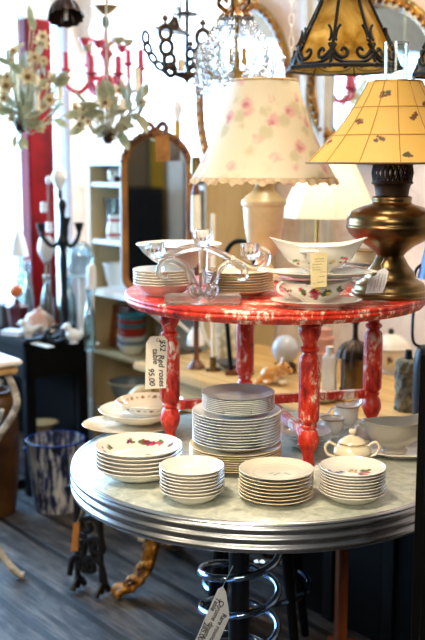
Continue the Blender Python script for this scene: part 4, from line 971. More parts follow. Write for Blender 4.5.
p = ont(15, 2.02); o = thing('globe_lamp', p, 'orange glass globe on a dark red squared vase by the window', 'lamp'); f = lambda y: zof(p, 15, y)
MB().lathe(crp([(0, 0), (.03, 0), (.034, .01), (.046, f(310)), (.05, f(306)), (.018, f(303)), (.012, f(299)), (0, f(299))], 4), 6).build('vase', 'dark_red', o, angle=20); MB().ball((0, 0, f(291)), .0295, 24).build('globe', 'orange_glass', o)
p = ont(38, 2.06); o = thing('conch_shell', p, 'large pink and white conch shell among the curios', 'shell'); m = MB(); f = lambda y: zof(p, 38, y)
pts = []; rr = []
for k in range(60):
    t = k/59; a = t*5*pi; q = .034*(1-t)**1.1; pts.append((q*cos(a)*.9-.012+.055*t*.2, q*sin(a)*.6, .05+.075*t)); rr.append(.040*(1-t)**1.1+.003)
m.tube(pts, rr, 12); m.tube(cr([(.0, -.01, .055), (.02, -.02, .03), (.03, -.022, .012)], 5), [.036, .035, .033, .03, .027, .024, .021, .018, .015, .012, .009], 12); m.build('shell', 'shell', o)
MB().lathe([(0, 0), (.03, 0), (.026, .014), (0, .018)], 24, (.015, -.01, 0)).build('stand', 'brown_wood', o)
for i, (px, b, lab) in enumerate(((26, 1.99, 'small white bird figurine on the table front beside the globe lamp'), (72, 2.075, 'seated white bird figurine right of the iron candelabra'))):
    p = ont(px, b); o = thing('bird_figurine', p, lab, 'figurine'); m = MB(); k = (1, 1.1)[i]
    m.ball((0, 0, .03*k), .026*k, 20, .95, 1.3, .85); m.ball((-.024*k, -.004, .062*k), .016*k, 16); m.tube(cr([(-.01*k, 0, .04*k), (-.02*k, -.003, .055*k), (-.024*k, -.004, .062*k)], 4), .013*k, 10); m.tube([(.02*k, 0, .034*k), (.06*k, 0, .05*k)], [.016*k, .004], 10); m.tube([(-.036*k, -.006, .062*k), (-.05*k, -.008, .058*k)], [.006, .001], 8)
    m.lathe([(0, 0), (.018*k, 0), (.014*k, .012*k), (0, .02*k)], 16); m.build('body', 'bulb_white', o)
# iron bracket bits lying on the table
p = ont(41, 1.965); o = thing('iron_scroll', p, 'black wrought-iron scroll lying along the table front edge', 'ironwork')
m = MB(); m.tube(cr([(-.13, 0, .012), (-.06, 0, .02), (.0, 0, .035), (.03, 0, .07), (.055, 0, .05), (.04, 0, .025), (.09, 0, .012), (.16, 0, .03), (.19, 0, .012)], 6), .010, 8)
m.tube(cr([(-.10, .02, .012), (-.02, .03, .03), (.06, .03, .03), (.13, .02, .06), (.15, .02, .03)], 6), .008, 8); m.xf(Matrix.Diagonal((.62, .8, .8, 1))).build('scroll', 'black_iron', o, rz=-.3)
tag(MB().box((0, 0, .012), (.10, .07, .023), 0, .002).build('paperback', 'white_tag', loc=ont(12, 1.965), rz=ROT+.4), 'white paper-covered book on the black table front', 'book')
tag(MB().box((0, 0, .0015), (.13, .035, .003)).build('paper_sheet', 'paper', loc=ont(40, 1.945), rz=ROT+.05), 'strip of white paper along the black table front edge', 'paper')
tag(MB().box((0, 0, .05), (.10, .08, .10), 0, .006).build('wooden_box', plain('grey_brown_wood', '#4a4038', .6), loc=ont(1, 2.05), rz=ROT+.2), 'grey brown wooden box at the window end of the black table', 'box')
# pale glass
for i, (px, b, ytop, r, lab) in enumerate(((27, 2.14, 262, .022, 'slim clear glass cruet behind the conch shell'), (20, 2.20, 250, .032, 'clear glass vase near the window behind the orange globe'), (46, 2.21, 276, .03, 'clear glass tumbler behind the conch shell and the red post'), (68, 2.22, 275, .030, 'pale glass carafe between the candelabra and the bookcase'), (88, 2.04, 288, .023, 'small clear glass jar at the bookcase end of the black table'))):
    p = ont(px, b); hh = zof(p, px, ytop); o = thing('glass_bottle', p, lab, 'glassware')
    MB().lathe(crp([(0, 0), (r*.8, 0), (r, .01), (r, hh*.5), (r*.6, hh*.7), (r*.45, hh*.85), (r*.6, hh), (r*.5, hh), (r*.38, hh*.85), (r*.9, hh*.5), (r*.9, .02), (0, .014)], 4), 32).build('vessel', 'pale_blue_glass', o)
    MB().lathe([(r*.52, hh-.006), (r*.62, hh), (r*.6, hh+.004), (r*.5, hh+.002), (r*.52, hh-.006)], 32).build('lip', 'bulb_white', o)
p = ont(80, 2.21); o = thing('glass_dome', p, 'pale blue glass dome behind the iron candelabra arms', 'dome'); f = lambda y: zof(p, 76, y)
MB().lathe([(0, 0), (.045, 0), (.045, .02), (.012, .03), (.012, f(278)), (.05, f(276)), (0, f(275.5))], 32).build('stand', 'white_paint', o); lat([(.052, f(275)), (.056, f(262)), (.05, f(250)), (.03, f(243)), (0, f(241))], 36).build('dome', 'pale_blue_glass', o)
p = ont(91, 2.12); o = thing('white_vase', p, 'tall narrow white oval vase at the end of the black table', 'vase'); f = lambda y: zof(p, 91, y)
lat([(0, 0), (.026, 0), (.026, .006), (.01, .03), (.010, f(296)), (.017, f(290)), (.021, f(278)), (.018, f(267)), (.008, f(264)), (0, f(264))], 32).build('body', 'bulb_white', o)
p = ont(46, 2.12); o = thing('tulip_lamp', p, 'white tulip shaped glass lampshade on a stem before the red post', 'lamp'); f = lambda y: zof(p, 44, y)
MB().lathe([(0, 0), (.03, 0), (.03, .006), (.005, .016), (.005, f(264)), (.014, f(262)), (0, f(261))], 24).build('stem', 'brass', o)
lat([(.010, f(262)), (.022, f(258)), (.036, f(250)), (.030, f(240)), (.018, f(236)), (.016, f(236)), (.027, f(241)), (.033, f(250)), (.02, f(257)), (.010, f(262))], 32).build('shade', 'bulb_white', o)
p = ont(9, 2.16); o = thing('gooseneck_lamp', p, 'dark gooseneck lamp with white glass shade near the window edge', 'lamp'); f = lambda y: zof(p, 9, y)
MB().tube(cr([(-.06, 0, .005), (-.06, 0, f(270)), (-.05, 0, f(240)), (-.02, 0, f(224)), (.02, 0, f(225)), (.045, 0, f(232))], 6), .005, 8).build('neck', 'dark_iron', o); MB().lathe([(0, 0), (.04, 0), (.04, .01), (0, .014)], 24, (-.06, 0, 0)).build('foot', 'dark_iron', o)
lat([(.012, f(231)), (.03, f(240)), (.045, f(256)), (.042, f(256)), (.027, f(240)), (.010, f(232)), (.012, f(231))], 32).xf(Matrix.Translation((.045, 0, 0))).build('shade', 'bulb_white', o)

# ------------------------------------------------------------------ white ornate table at the frame edge, floor things on the left
wt = Vector((-.905, 3.34, 0)); o = thing('garden_table', wt, 'white topped side table with ornate curled iron legs at the frame edge', 'table', rz=ROT)
MB().box((0, 0, .745), (.36, .36, .03), 0, .008).build('tabletop', 'pine', o); MB().box((0, 0, .771), (.38, .38, .02), 0, .006).build('top_slab', 'white_paint', o)
for sa in (-1, 1):
    for sb2 in (-1, 1):
        MB().tube(cr([(sa*.15, sb2*.15, .73), (sa*.17, sb2*.17, .62), (sa*.11, sb2*.11, .48), (sa*.07, sb2*.07, .34), (sa*.10, sb2*.10, .14), (sa*.15, sb2*.15, .03), (sa*.175, sb2*.175, .012)], 7), .013, 8).build('leg', two('chipped_white_iron', '#8d867a', '#d2ccc0', 30, .4, .6, .6), o)
for sa, dr in ((-1, 0), (1, 0), (-1, 1), (1, 1)):
    m = MB(); q_ = lambda u, z: (sa*.14, u, z) if dr else (u, sa*.14, z)
    for s_ in (-1, 1): m.tube(cr([q_(s_*.13, .70), q_(s_*.06, .66), q_(s_*.03, .58), q_(s_*.06, .53), q_(s_*.09, .57), q_(s_*.065, .60)], 6), .008, 8)
    m.tube(cr([q_(-.12, .60), q_(-.05, .50), q_(0, .47), q_(.05, .50), q_(.12, .60)], 6), .008, 8); m.tube([q_(-.13, .70), q_(.13, .70)], .008, 8); m.build('scroll_lattice', two('chipped_white_iron', '#8d867a', '#d2ccc0', 30, .4, .6, .6), o)
p = wt+Vector((-.02, -.02, .7815)); o = thing('folded_napkin', p, 'folded pale cloth on the white side table corner', 'cloth', rz=.3); MB().box((0, 0, .012), (.16, .16, .023), 0, .008).build('cloth', 'cream_china', o)
cp = G(17, 470, 0); cp.z = 0
o = thing('brown_crock', (-.90, 3.98, 0), 'tall brown glazed crock standing behind the white side table', 'crock')
lat([(0, 0), (.07, 0), (.085, .03), (.10, .2), (.105, .36), (.09, .47), (.075, .5), (.08, .52), (.066, .52), (.06, .49), (0, .47)], 48).build('body', 'brown_crock', o)
bk = Vector((-.655, 4.04, 0)); o = thing('drip_glazed_bucket', bk, 'blue and white drip-glazed bucket on the floorboards by the black table', 'bucket')
lat([(0, .004), (.085, 0), (.095, .008), (.108, .14), (.120, .285), (.124, .292), (.120, .298), (.112, .285), (.10, .14), (.085, .02), (0, .016)], 64).build('body', 'bucket', o)
MB().tube([(.121*cos(k*pi/36), .121*sin(k*pi/36), .296) for k in range(72)], .005, 8, True).build('rolled_rim', plain('cobalt_glaze', '#22408f', .25), o)
for s_ in (-1, 1): MB().ball((s_*.124, 0, .25), .012, 12).build('ear', plain('cobalt_glaze', '#22408f', .25), o)
o = thing('turned_stand', (-.76, 4.36, 0), 'pale turned wooden stand on the floor behind the blue bucket', 'stand'); lat([(0, 0), (.05, 0), (.03, .05), (.022, .22), (.06, .28), (.07, .285), (0, .285)], 32).build('body', 'pine', o)
tag(MB().box((0, 0, .018), (.42, .035, .035), 0, .004).build('iron_bar', 'black_iron', loc=(-1.02, 4.25, 0), rz=R(18)), 'black iron bar lying on the floorboards below the brown crock', 'bar')

# ------------------------------------------------------------------ under the chrome table
ip = Vector((-.418, 3.19, 0)); o = thing('iron_stand', ip, 'low scrolled black cast-iron stand on the floor left of the table', 'stand', rz=R(-30))
for x in (-.045, .055): MB().tube([(x, 0, .012), (x, 0, .36)], .009, 8).build('upright', 'black_iron', o)
for x in (-.045, .055):
    MB().tube(cr([(x, -.035, .01), (x, -.022, .03), (x, 0, .045), (x, .022, .03), (x, .035, .01)], 6), .011, 8).build('foot', 'black_iron', o)
for k, (x0, z0, s_) in enumerate(((.01, .31, 1), (.01, .24, -1), (.03, .17, 1), (-.025, .17, -1), (.02, .10, -1), (-.03, .10, 1))):
    MB().tube(cr([(x0-s_*.05, 0, z0-.05), (x0-s_*.035, 0, z0+.01), (x0, 0, z0+.03), (x0+s_*.035, 0, z0+.01), (x0+s_*.02, 0, z0-.02), (x0-s_*.005, 0, z0-.01), (x0+s_*.004, 0, z0+.012)], 6), .010, 8).build('scroll', 'black_iron', o)
MB().box((.005, 0, .37), (.13, .09, .02), 0, .004).build('top_plate', 'black_iron', o)
# gilt-footed footstool
fp_ = Vector((-.02, 3.27, 0)); o = thing('footstool', fp_, 'low dark footstool with a gilt carved claw foot under the chrome table', 'footstool', rz=R(-22))
MB().box((0, 0, .255), (.34, .34, .09), 0, .015).build('seat', 'black_wood', o); MB().box((0, 0, .302), (.35, .35, .012), 0, .004).build('top_edge', plain('grey_metal_edge', '#8f979f', .3, .8), o)
for sa in (-1, 1):
    for s2 in (-1, 1):
        dx = Vector((sa, s2, 0)).normalized(); b0 = Vector((sa*.13, s2*.13, 0))
        lg = MB().tube(cr([b0+Vector((0, 0, .22)), b0+dx*.02+Vector((0, 0, .16)), b0+dx*.035+Vector((0, 0, .10)), b0+dx*.07+Vector((0, 0, .055)), b0+dx*.11+Vector((0, 0, .03))], 5), [.032-.0007*k for k in range(21)], 12); side0 = Vector((-dx.y, dx.x, 0))
        for j in (-2, -1, 0, 1, 2):
            off = side0*j*.012+dx*(.012-.003*j*j)+Vector((0, 0, .012-.003*j*j)); lg.tube([p+off for p in cr([b0+Vector((0, 0, .21)), b0+dx*.02+Vector((0, 0, .16)), b0+dx*.035+Vector((0, 0, .10)), b0+dx*.07+Vector((0, 0, .055)), b0+dx*.10+Vector((0, 0, .034))], 5)], [.011+.004*sin(k*1.3+j) for k in range(21)], 8)
        lg = lg.build('leg', 'gold_carved', o)
        m = MB()
        for j in (-1, 0, 1):
            side = Vector((-dx.y, dx.x, 0))*j*.016
            m.tube(cr([b0+dx*.10+side+Vector((0, 0, .034)), b0+dx*.13+side*1.3+Vector((0, 0, .034)), b0+dx*.15+side*1.4+Vector((0, 0, .014))], 4), [.014, .0145, .0145, .014, .0135, .013, .0125, .011, .008], 10)
        m.build('claw_toe', 'gold_carved', lg)
# wooden chair and dark furniture behind, with an added black backdrop
o = thing('plant_stand', (.377, 2.764, 0), 'brown wooden plant stand with one square post behind the chrome table', 'stand', rz=R(20))
MB().box((0, 0, .53), (.16, .16, .02), 0, .004).build('top', 'orange_wood', o); MB().box((0, 0, .28), (.030, .030, .478), 0, .003).build('post', 'orange_wood', o)
MB().box((0, 0, .02), (.12, .036, .04), 0, .004).build('foot', 'orange_wood', o); MB().box((0, .0, .0199), (.036, .11, .038), 0, .004).build('foot', 'orange_wood', o)
o = thing('dark_backdrop', AB(-1.88, 2.32), 'added black iron-bound chest as a dark backdrop beneath the pine table', 'dark_backdrop', rz=ROT)  # added black chest, a backdrop standing in for the dark under the tables
MB().box((0, 0, .2), (.80, .38, .4), 0, .01).build('body', 'black_wood', o); MB().box((0, 0, .431), (.81, .39, .06), 0, .02).build('lid', 'black_wood', o)
for x in (-.25, 0, .25): MB().box((x, -.194, .2), (.04, .006, .39)).build('iron_band', 'black_iron', o)
o = thing('stool', (.13, 2.78, 0), 'black bentwood stool with round seat behind the table pedestal', 'stool')
MB().lathe([(0, .46), (.17, .46), (.175, .47), (.17, .485), (0, .49)], 40).build('seat', 'black_wood', o)
for k in range(4):
    a = R(35+90*k); MB().tube([(cos(a)*.12, sin(a)*.12, .459), (cos(a)*.19, sin(a)*.19, .0)], [.017, .013], 10).build('leg', 'black_wood', o)
MB().tube([(.155*cos(k*pi/24), .155*sin(k*pi/24), .22) for k in range(48)], .009, 8, True).build('foot_ring', 'sky_tinted_chrome', o)
o = thing('round_float', G(419, 612, 0)+Vector((0, 0, 0)), 'round teal float resting on an orange block at the lower frame corner', 'float'); o.location = (.585, 2.56, 0)
MB().lathe([(0, 0), (.03, 0), (.03, .06), (.018, .075), (0, .075)], 24).build('block', 'orange_wood', o); MB().ball((0, 0, .108), .035, 24, .95).build('ball', plain('teal_paint', '#2f6f78', .4), o)
# black chair in front at the right
o = thing('black_chair', (.600, 1.86, 0), 'tall-backed black chair cutting into the frame beside the chrome table', 'chair', rz=R(4))
bkz = P(414, 346, 1.86).z
MB().box((0, .0, (bkz+.50)/2), (.42, .03, bkz-.50), 0, .014).build('backrest', 'black_wood', o); MB().box((.0, -.24, .46), (.42, .42, .04), 0, .014).build('seat', 'black_wood', o)
for s_ in (-1, 1):
    MB().box((s_*.195, .0, .25), (.032, .034, .499), 0, .004).build('leg', 'black_wood', o); MB().box((s_*.19, -.42, .22), (.034, .034, .438), 0, .004).build('leg', 'black_wood', o)
    MB().tube([(s_*.195, -.02, .18), (s_*.19, -.40, .18)], .010, 8).build('stretcher', 'black_wood', o)

# ------------------------------------------------------------------ tags
def card(name, pts, Y, mat, label, lines=(), strings=(), th=.0012, ink='ink', scrib=(), kin=None):
    org = P(pts[0][0], pts[0][1], Y); o = thing(name, org, label, 'price tag')
    q = [P(x, y, Y)-org for x, y in pts]
    MB().prism([(v.x, v.z) for v in q], th).build('card', mat, o)
    def at(px, py): v = P(px, py, Y)-org; return Vector((v.x, -th*.5-.0004, v.z))
    for (body, px, py, dx, dy, size) in lines:
        ex = Vector((dx, 0, -dy)).normalized(); ez = Vector((0, -1, 0)); mt = Matrix.Translation(at(px, py)) @ rotm(ex, ez)
        text(body, size, ink, o, mt)
    if scrib:
        m = MB()
        for (x0, y0, x1, y1) in scrib:
            a, b = at(x0, y0), at(x1, y1); L = (b-a).length; d = (b-a)/L; u = Vector((-d.z, 0, d.x)); n = max(4, int(L/.0012))
            m.tube([a+d*(L*i/n)+u*(.0011*sin(i*2.3)+.0005*sin(i*5.1)) for i in range(n+1)], .00028, 4)
        m.build('lettering', ink, o)
    for s in strings: MB().tube(cr([(P(x, y, yy)-org) for x, y, yy in s], 5), .0007, 5).build('string', 'string', o)
    return o
yl = 2.372
card('hanging_price_tag', [(145, 389), (146, 343), (150.5, 336.5), (164, 336), (167.5, 340), (166, 388)], yl, 'paper', 'cream price tag reading red roses table, tied to the red leg',
     [('$52', 162.5, 339.5, .0, 1, .0185), ('Red roses', 161, 354.5, .02, 1, .0195), ('table', 155.2, 348.5, .03, 1, .0195), ('95.00', 150.8, 368, .06, 1, .0195)], [[(158, 339, yl-.002), (160, 332, yl-.004), (164, 326, yl-.006), (170, 323, yl)]])
MB_o = bpy.data.objects['hanging_price_tag']; MB().tube([(P(158, 340, yl)-MB_o.location)+Vector((.0035*cos(k*pi/8), -.0012, .0035*sin(k*pi/8))) for k in range(16)], .0009, 6, True).build('eyelet', plain('maroon_eyelet', '#6a2028', .5), MB_o)
yt = 2.06
card('hanging_price_tag', [(218, 589), (223, 586.5), (226, 592), (228, 605), (229.5, 617), (217, 646), (206, 668), (182, 660), (196.5, 638), (212, 602)], yt, 'white_tag', 'large white tag for the chrome table hanging by the coil',
     [('Rare round', 224.8, 613.5, -.42, .91, .0150), ('Chrome dinette', 222.6, 600.5, -.42, .91, .0150), ('Table', 218.6, 597.5, -.42, .91, .0150), ('285.00', 206.8, 622, -.36, .93, .0165)], [[(222, 589, yt), (226, 580, yt+.05), (233, 566, yt+.16)]])
yc = 2.088
card('hanging_price_tag', [(310.5, 253), (327, 252.5), (326.5, 287), (310.8, 287.5)], yc, 'kraft', 'narrow cream tag hanging from the upper gravy boat handle', (), [[(319, 255, yc), (319.5, 250, yc-.001), (315, 248, yc+.004), (308, 248, yc+.008)]], ink='ink_brown',
     scrib=[(314, 259, 324, 258.5), (315, 261.5, 323.5, 261), (312, 264.5, 322, 264), (312, 267.5, 320, 267), (312.5, 270, 321, 269.5), (320, 272, 325.5, 271.8), (319, 276.5, 325, 276), (313, 283.5, 314.5, 283.2), (317, 282.5, 324.5, 281.5)])
yo = 2.262
card('hanging_price_tag', [(365.4, 293.5), (368.2, 278.6), (376, 275), (378.5, 270.5), (385, 267.5), (388.5, 271.5), (386.3, 283), (382.4, 292.8)], yo, 'white_tag', 'white clipped tag tied to the waist of the brass oil lamp', (), [[(382.5, 270, yo), (381, 265, yo), (383, 261, yo+.02), (384, 258, yo+.06)]],
     scrib=[(380, 273, 376.5, 287), (383, 273.5, 379, 290), (385.5, 274, 383, 287), (376, 279, 373.5, 291), (371.5, 284, 369.5, 291)])
dm = (BX*0).to_3d(); ym = MI.location.y-.085
card('hanging_price_tag', [(155, 136), (169, 134.6), (170, 161), (156, 161.5)], ym, 'brown_tag', 'tan card tag hung on the mirror crest', (), [[(162, 137, ym), (163, 131, ym+.02), (161, 128, ym+.045)]], ink='ink_brown',
     scrib=[(158, 142, 166, 141.5), (159, 147, 167, 146.5), (157.5, 152.5, 167.5, 152), (158, 157, 167, 156.5)])
card('hanging_price_tag', [(73.5, 523), (79.5, 521.5), (78, 551), (70.5, 552)], 3.06, 'brown_tag', 'narrow orange brown tag hanging on the low iron stand', (), [[(77, 523, 3.06), (80, 515, 3.07), (83, 508, 3.12)]])

# ------------------------------------------------------------------ chandeliers
def hang(name, px, py, Y, label, cat='chandelier'):
    o = thing(name, P(px, py, Y), label, cat); return o
def up(o): return H-o.location.z-.001
# iron chandelier with ring-linked arms
Y = 3.45; o = hang('iron_chandelier', 187, 78, Y, 'dark iron chandelier with arms of linked rings and a hat-shaped cap'); g = lambda x, y, dy=0.0: (P(x, y, Y)-o.location)*Vector((1, 0, 1)).length*0+Vector(((P(x, y, Y)-o.location).x, dy, (P(x, y, Y)-o.location).z))
kx = Y/1000
MB().tube([g(187, 80), g(187, 0), (0, 0, up(o))], .006, 8).build('rod', 'black_iron', o)
lat([(0, g(0, 84).z), (.004, g(0, 84).z), (.010, g(0, 80).z), (.042, g(0, 76).z), (.044, g(0, 73).z), (.012, g(0, 72).z), (0, g(0, 72).z)], 32).build('bowl', 'dark_iron', o)
lat([(0, g(0, 16).z), (.036, g(0, 15.5).z), (.034, g(0, 13.5).z), (.008, g(0, 11).z), (0, g(0, 10).z)], 28).build('disc', 'black_iron', o)
hx = g(172.5, 32); MB().lathe(crp([(0, 0), (.058, 0), (.061, .004), (.026, .018), (.014, .036), (.006, .05), (0, .05)], 4), 28).xf(Matrix.Translation(hx) @ Matrix.Rotation(R(12), 4, 'Y')).build('hat_cap', 'dark_iron', o)
MB().tube(cr([hx+Vector((0, 0, .045)), g(178, 6), g(181, -4), Vector((0, 0, up(o)))], 5), .003, 6).build('wire', 'black_iron', o)
def ringo(c, r, th=.005, yaw=0.0, el=1.25): return [c+Vector((r*cos(a)*cos(yaw), r*cos(a)*sin(yaw), r*el*sin(a))) for a in [2*pi*k/20 for k in range(20)]]
arms_ = [([(167, 37), (167.5, 50), (170, 61.5), (171, 70.5)], [5.3, 5.6, 5.0, 4.6], -.12), ([(203, 39.5), (201.5, 53), (198, 63), (193, 71)], [6, 5.2, 4.5, 4], -.05), ([(190, 52), (190, 62)], [4, 3.6], .12), ([(213, 38), (209, 52), (203, 63)], [4.4, 4, 3.5], .14)]
for cs, rs, dy in arms_:
    m = MB()
    for (x, y), r in zip(cs, rs): m.tube(ringo(g(x, y, dy*(1-(y-35)/45)), r*kx), .0078, 6, True)
    cc = [(g(x, y, dy*(1-(y-35)/45)), r*kx*1.25) for (x, y), r in zip(cs, rs)]
    for (p0, r0), (p1, r1) in zip(cc, cc[1:]): m.tube([p0-Vector((0, 0, r0*.9)), p1+Vector((0, 0, r1*.9))], .006, 6)
    m.build('ring_chain_arm', 'dark_iron', o)
    c = g(cs[0][0], cs[0][1], dy); r = rs[0]*kx*1.25
    MB().tube([c+Vector((0, 0, r)), c+Vector((0, 0, r+.012)), c+Vector((0, 0, r+.02)), c+Vector((0, 0, r+.034))], [.006, .004, .012, .003], 8).build('finial', 'dark_iron', o)
m = MB(); cs = [(146, 33), (146.5, 44), (150, 54), (156, 63), (164, 70), (174, 74)]
for i, (x, y) in enumerate(cs[:-1]):
    x2, y2 = cs[i+1]; a, b = g(x, y, -.03), g(x2, y2, -.02); d = (b-a); u = Vector((-d.z, 0, d.x)).normalized()*.010; c = (a+b)*.5
    m.tube([c+d*.56*cos(t)+u*sin(t) for t in [2*pi*k/18 for k in range(18)]], .006, 6, True)
m.build('swept_ring_chain_arm', plain('worn_iron', '#2a2c2c', .4), o)
MB().lathe([(0, 0), (.011, 0), (.011, g(0, 60).z-g(0, 72).z), (0, g(0, 60).z-g(0, 72).z)], 20, g(181.5, 72, -.03)).build('candle_sleeve', 'cream_paint', o)
MB().lathe([(0, 0), (.012, 0), (.012, .05), (0, .05)], 20, g(206, 70, .06)).build('candle_sleeve', 'cream_paint', o)
# crystal chandelier
Y = 3.1; o = hang('crystal_chandelier', 236, 78, Y, 'brass chandelier dripping with clear crystal strands, beside the ring-armed iron one'); kx = Y/1000
g = lambda x, y, dy=0.0: Vector(((P(x, y, Y)-o.location).x, dy, (P(x, y, Y)-o.location).z))
lat([(0, g(0, 81).z), (.006, g(0, 81).z), (.024, g(0, 76).z), (.027, g(0, 72).z), (.01, g(0, 69).z), (.006, g(0, 60).z), (.006, g(0, 20).z), (.012, g(0, 10).z), (.006, g(0, 2).z), (.004, up(o)), (0, up(o))], 28, 3).build('stem', 'brass_bright', o)
lat([(0, g(0, 18).z), (.045, g(0, 18).z), (.048, g(0, 16).z), (.03, g(0, 12).z), (.012, g(0, 8).z), (0, g(0, 7).z)], 32).build('crown_plate', 'gold_carved', o)
m = MB()
for k in range(7):
    a = 2*pi*k/7; m.tube(cr([(.03*cos(a), .03*sin(a), g(0, 12).z), (.06*cos(a), .06*sin(a), g(0, 4).z), (.045*cos(a), .045*sin(a), g(0, -3).z), (.03*cos(a), .03*sin(a), g(0, 2).z)], 5), .005, 6)
m.build('leaf_crown', 'gold_carved', o)
for k in range(6):
    a = 2*pi*k/6+.5; R1 = .092; c, s_ = cos(a), sin(a)
    MB().tube(cr([(.01*c, .01*s_, g(0, 74).z), (R1*.5*c, R1*.5*s_, g(0, 80).z), (R1*c, R1*s_, g(0, 74).z), (R1*c, R1*s_, g(0, 66).z)], 5), .004, 6).build('arm', 'brass_bright', o)
for (x, dy) in ((231, -.04), (243.5, -.04), (238, .05)): MB().lathe([(0, 0), (.008, 0), (.007, g(0, 50).z-g(0, 66).z), (0, g(0, 50).z-g(0, 66).z)], 18, g(x, 66, dy)).build('candle_sleeve', 'yellow_wax', o)
crys = lead_glass(.3, 1.5); rnd = random.Random(3)
def bead(m, c, r): m.lathe([(0, -r*1.2), (r, 0), (0, r*1.2)], 6, c)
for k in range(16):
    a = 2*pi*k/16; c, s_ = cos(a), sin(a); Rr = .105+.02*(k % 2)+rnd.uniform(-.02, .02); m = MB(); a += rnd.uniform(-.15, .15); c, s_ = cos(a), sin(a)
    path = cr([(.044*c, .044*s_, g(0, 18).z), (.07*c, .07*s_, g(0, 34).z), (Rr*c, Rr*s_, g(0, 52).z), (Rr*.98*c, Rr*.98*s_, g(0, 66).z), (.055*c, .055*s_, g(0, 80).z)], 5)
    for i, p in enumerate(path): bead(m, p, .0072+.005*(i % 3 == 0))
    m.tube(path, .0008, 4); m.build('crystal_chain', crys, o)
for k in range(12):
    a = 2*pi*k/12+.2; Rr = .118; z0 = g(0, 66+6*(k % 2)).z; m = MB(); c = (Rr*cos(a), Rr*sin(a))
    for j in range(4): bead(m, (c[0], c[1], z0-.018*j), .009+.003*j)
    m.tube([(c[0], c[1], z0+.0), (c[0], c[1], z0-.05)], .0008, 4); m.build('crystal_drop', crys, o)
m = MB(); 
for j in range(7):
    for x, dy in ((203, -.02), (211, .0), (219, -.03)):
        bead(m, g(x+1.5*sin(j*2), 46+j*6, dy), .012)
for x, dy in ((203, -.02), (211, .0), (219, -.03)): m.tube([g(x, 45, dy), g(x, 82, dy)], .001, 4)
m.tube([g(203, 46, -.02), g(211, 44, 0), g(219, 46, -.03), g(228, 52, -.02)], .002, 5); m.build('crystal_chain', crys, o)
# pink chandelier
Y = 4.1; o = hang('pink_chandelier', 107, 98, Y, 'pink painted scroll-armed chandelier with tall pink candles'); g = lambda x, y, dy=0.0: Vector(((P(x, y, Y)-o.location).x, dy, (P(x, y, Y)-o.location).z))
lat([(0, g(0, 104).z), (.008, g(0, 104).z), (.03, g(0, 97).z), (.046, g(0, 88).z), (.028, g(0, 82).z), (.012, g(0, 76).z), (.014, g(0, 60).z), (.028, g(0, 54).z), (.012, g(0, 46).z), (.008, g(0, 30).z), (.006, g(0, 24).z), (0, g(0, 24).z)], 28).build('stem', 'pink_wax', o)
lat([(0, g(0, 27).z), (.014, g(0, 27).z), (.014, g(0, 18).z), (.006, g(0, 16).z), (0, g(0, 16).z)], 24).build('loop_nut', 'black_iron', o)
lat([(0, g(0, 15).z), (.02, g(0, 14).z), (.052, g(0, 8).z), (.054, g(0, 6).z), (.02, g(0, 4).z), (0, g(0, 3.5).z)], 32).build('canopy', 'brass', o)
MB().tube([g(107, 4), (0, 0, up(o))], .007, 8).build('rod', 'pink_wax', o)
for (x, y0, y1, dy) in ((66, 73, 52, .0), (86, 66, 46, .10), (141.5, 72, 50, -.03), (126, 64, 46, .12), (96, 80, 60, -.16), (122, 80, 60, -.15)):
    e = g(x, y0, dy)
    MB().tube(cr([(0, 0, g(0, 84).z), (e.x*.3, e.y*.3, g(0, 78).z), (e.x*.65, e.y*.65, g(0, 92).z), (e.x*.98, e.y*.98, g(0, 86).z), e], 6), .0095, 8).build('arm', 'pink_wax', o)
    lat([(0, 0), (.008, 0), (.024, .012), (.026, .016), (.01, .014), (0, .014)], 20).xf(Matrix.Translation(e)).build('drip_pan', 'pink_wax', o)
    MB().lathe([(0, .0145), (.0125, .0145), (.0115, g(0, y1).z-e.z), (0, g(0, y1).z-e.z)], 16, e).build('candle', 'pink_wax', o)
for k in range(7):
    a = 2*pi*k/7; c, s_ = cos(a), sin(a); m = MB()
    m.tube(cr([(0, 0, g(0, 50).z), (.05*c, .05*s_, g(0, 40).z), (.09*c, .09*s_, g(0, 46+4*(k % 2)).z)], 5), .004, 6); m.lathe(crp([(.004, -.012), (.016, 0), (.024, .018), (.02, .016), (.010, 0), (0, -.004)], 3), 12, (.09*c, .09*s_, g(0, 44+4*(k % 2)).z)); m.build('flower_spray', 'pink_wax' if k % 3 else 'leaf', o)
# enamel flower chandeliers
def leafm(L=.09, W=.026):
    m = MB(); n = 8; vs = []; fs = []
    for i in range(n+1):
        t = i/n; w_ = W*sin(pi*min(1, t*.94+.06))**.8*(1-.25*t); z = .03*t*t*L/.09
        for s2, zz in ((-1, .006), (0, 0), (1, .006)): vs.append((t*L, s2*w_, z+zz*w_/W)); 
    for i in range(n+1):
        t = i/n; w_ = W*sin(pi*min(1, t*.94+.06))**.8*(1-.25*t); z = .03*t*t*L/.09
        for s2, zz in ((-1, .006), (0, 0), (1, .006)): vs.append((t*L, s2*w_, z+zz*w_/W-.0015))
    o_ = 3*(n+1)
    for i in range(n):
        for j in range(2):
            a = i*3+j; fs.append((a, a+1, a+4, a+3)); fs.append((o_+a+3, o_+a+4, o_+a+1, o_+a))
        for j in (0, 2): a = i*3+j; fs.append((a, a+3, o_+a+3, o_+a))
    fs.append((0, 1, 2, o_+2, o_+1, o_)) ; return m.add(vs, fs)
def petalm(r=.035):
    m = MB()
    for k in range(6): m2 = leafm(r, r*.36).xf(Matrix.Rotation(2*pi*k/6, 4, 'Z')); m.add(m2.v, m2.f)
    return m
LEAF = leafm().build('leaf', 'leaf'); FLO = petalm().build('flower', 'petal'); FCEN = MB().ball((0, 0, .006), .009, 10).build('flower_center', 'petal_center')
PRO = [LEAF, FLO, FCEN]
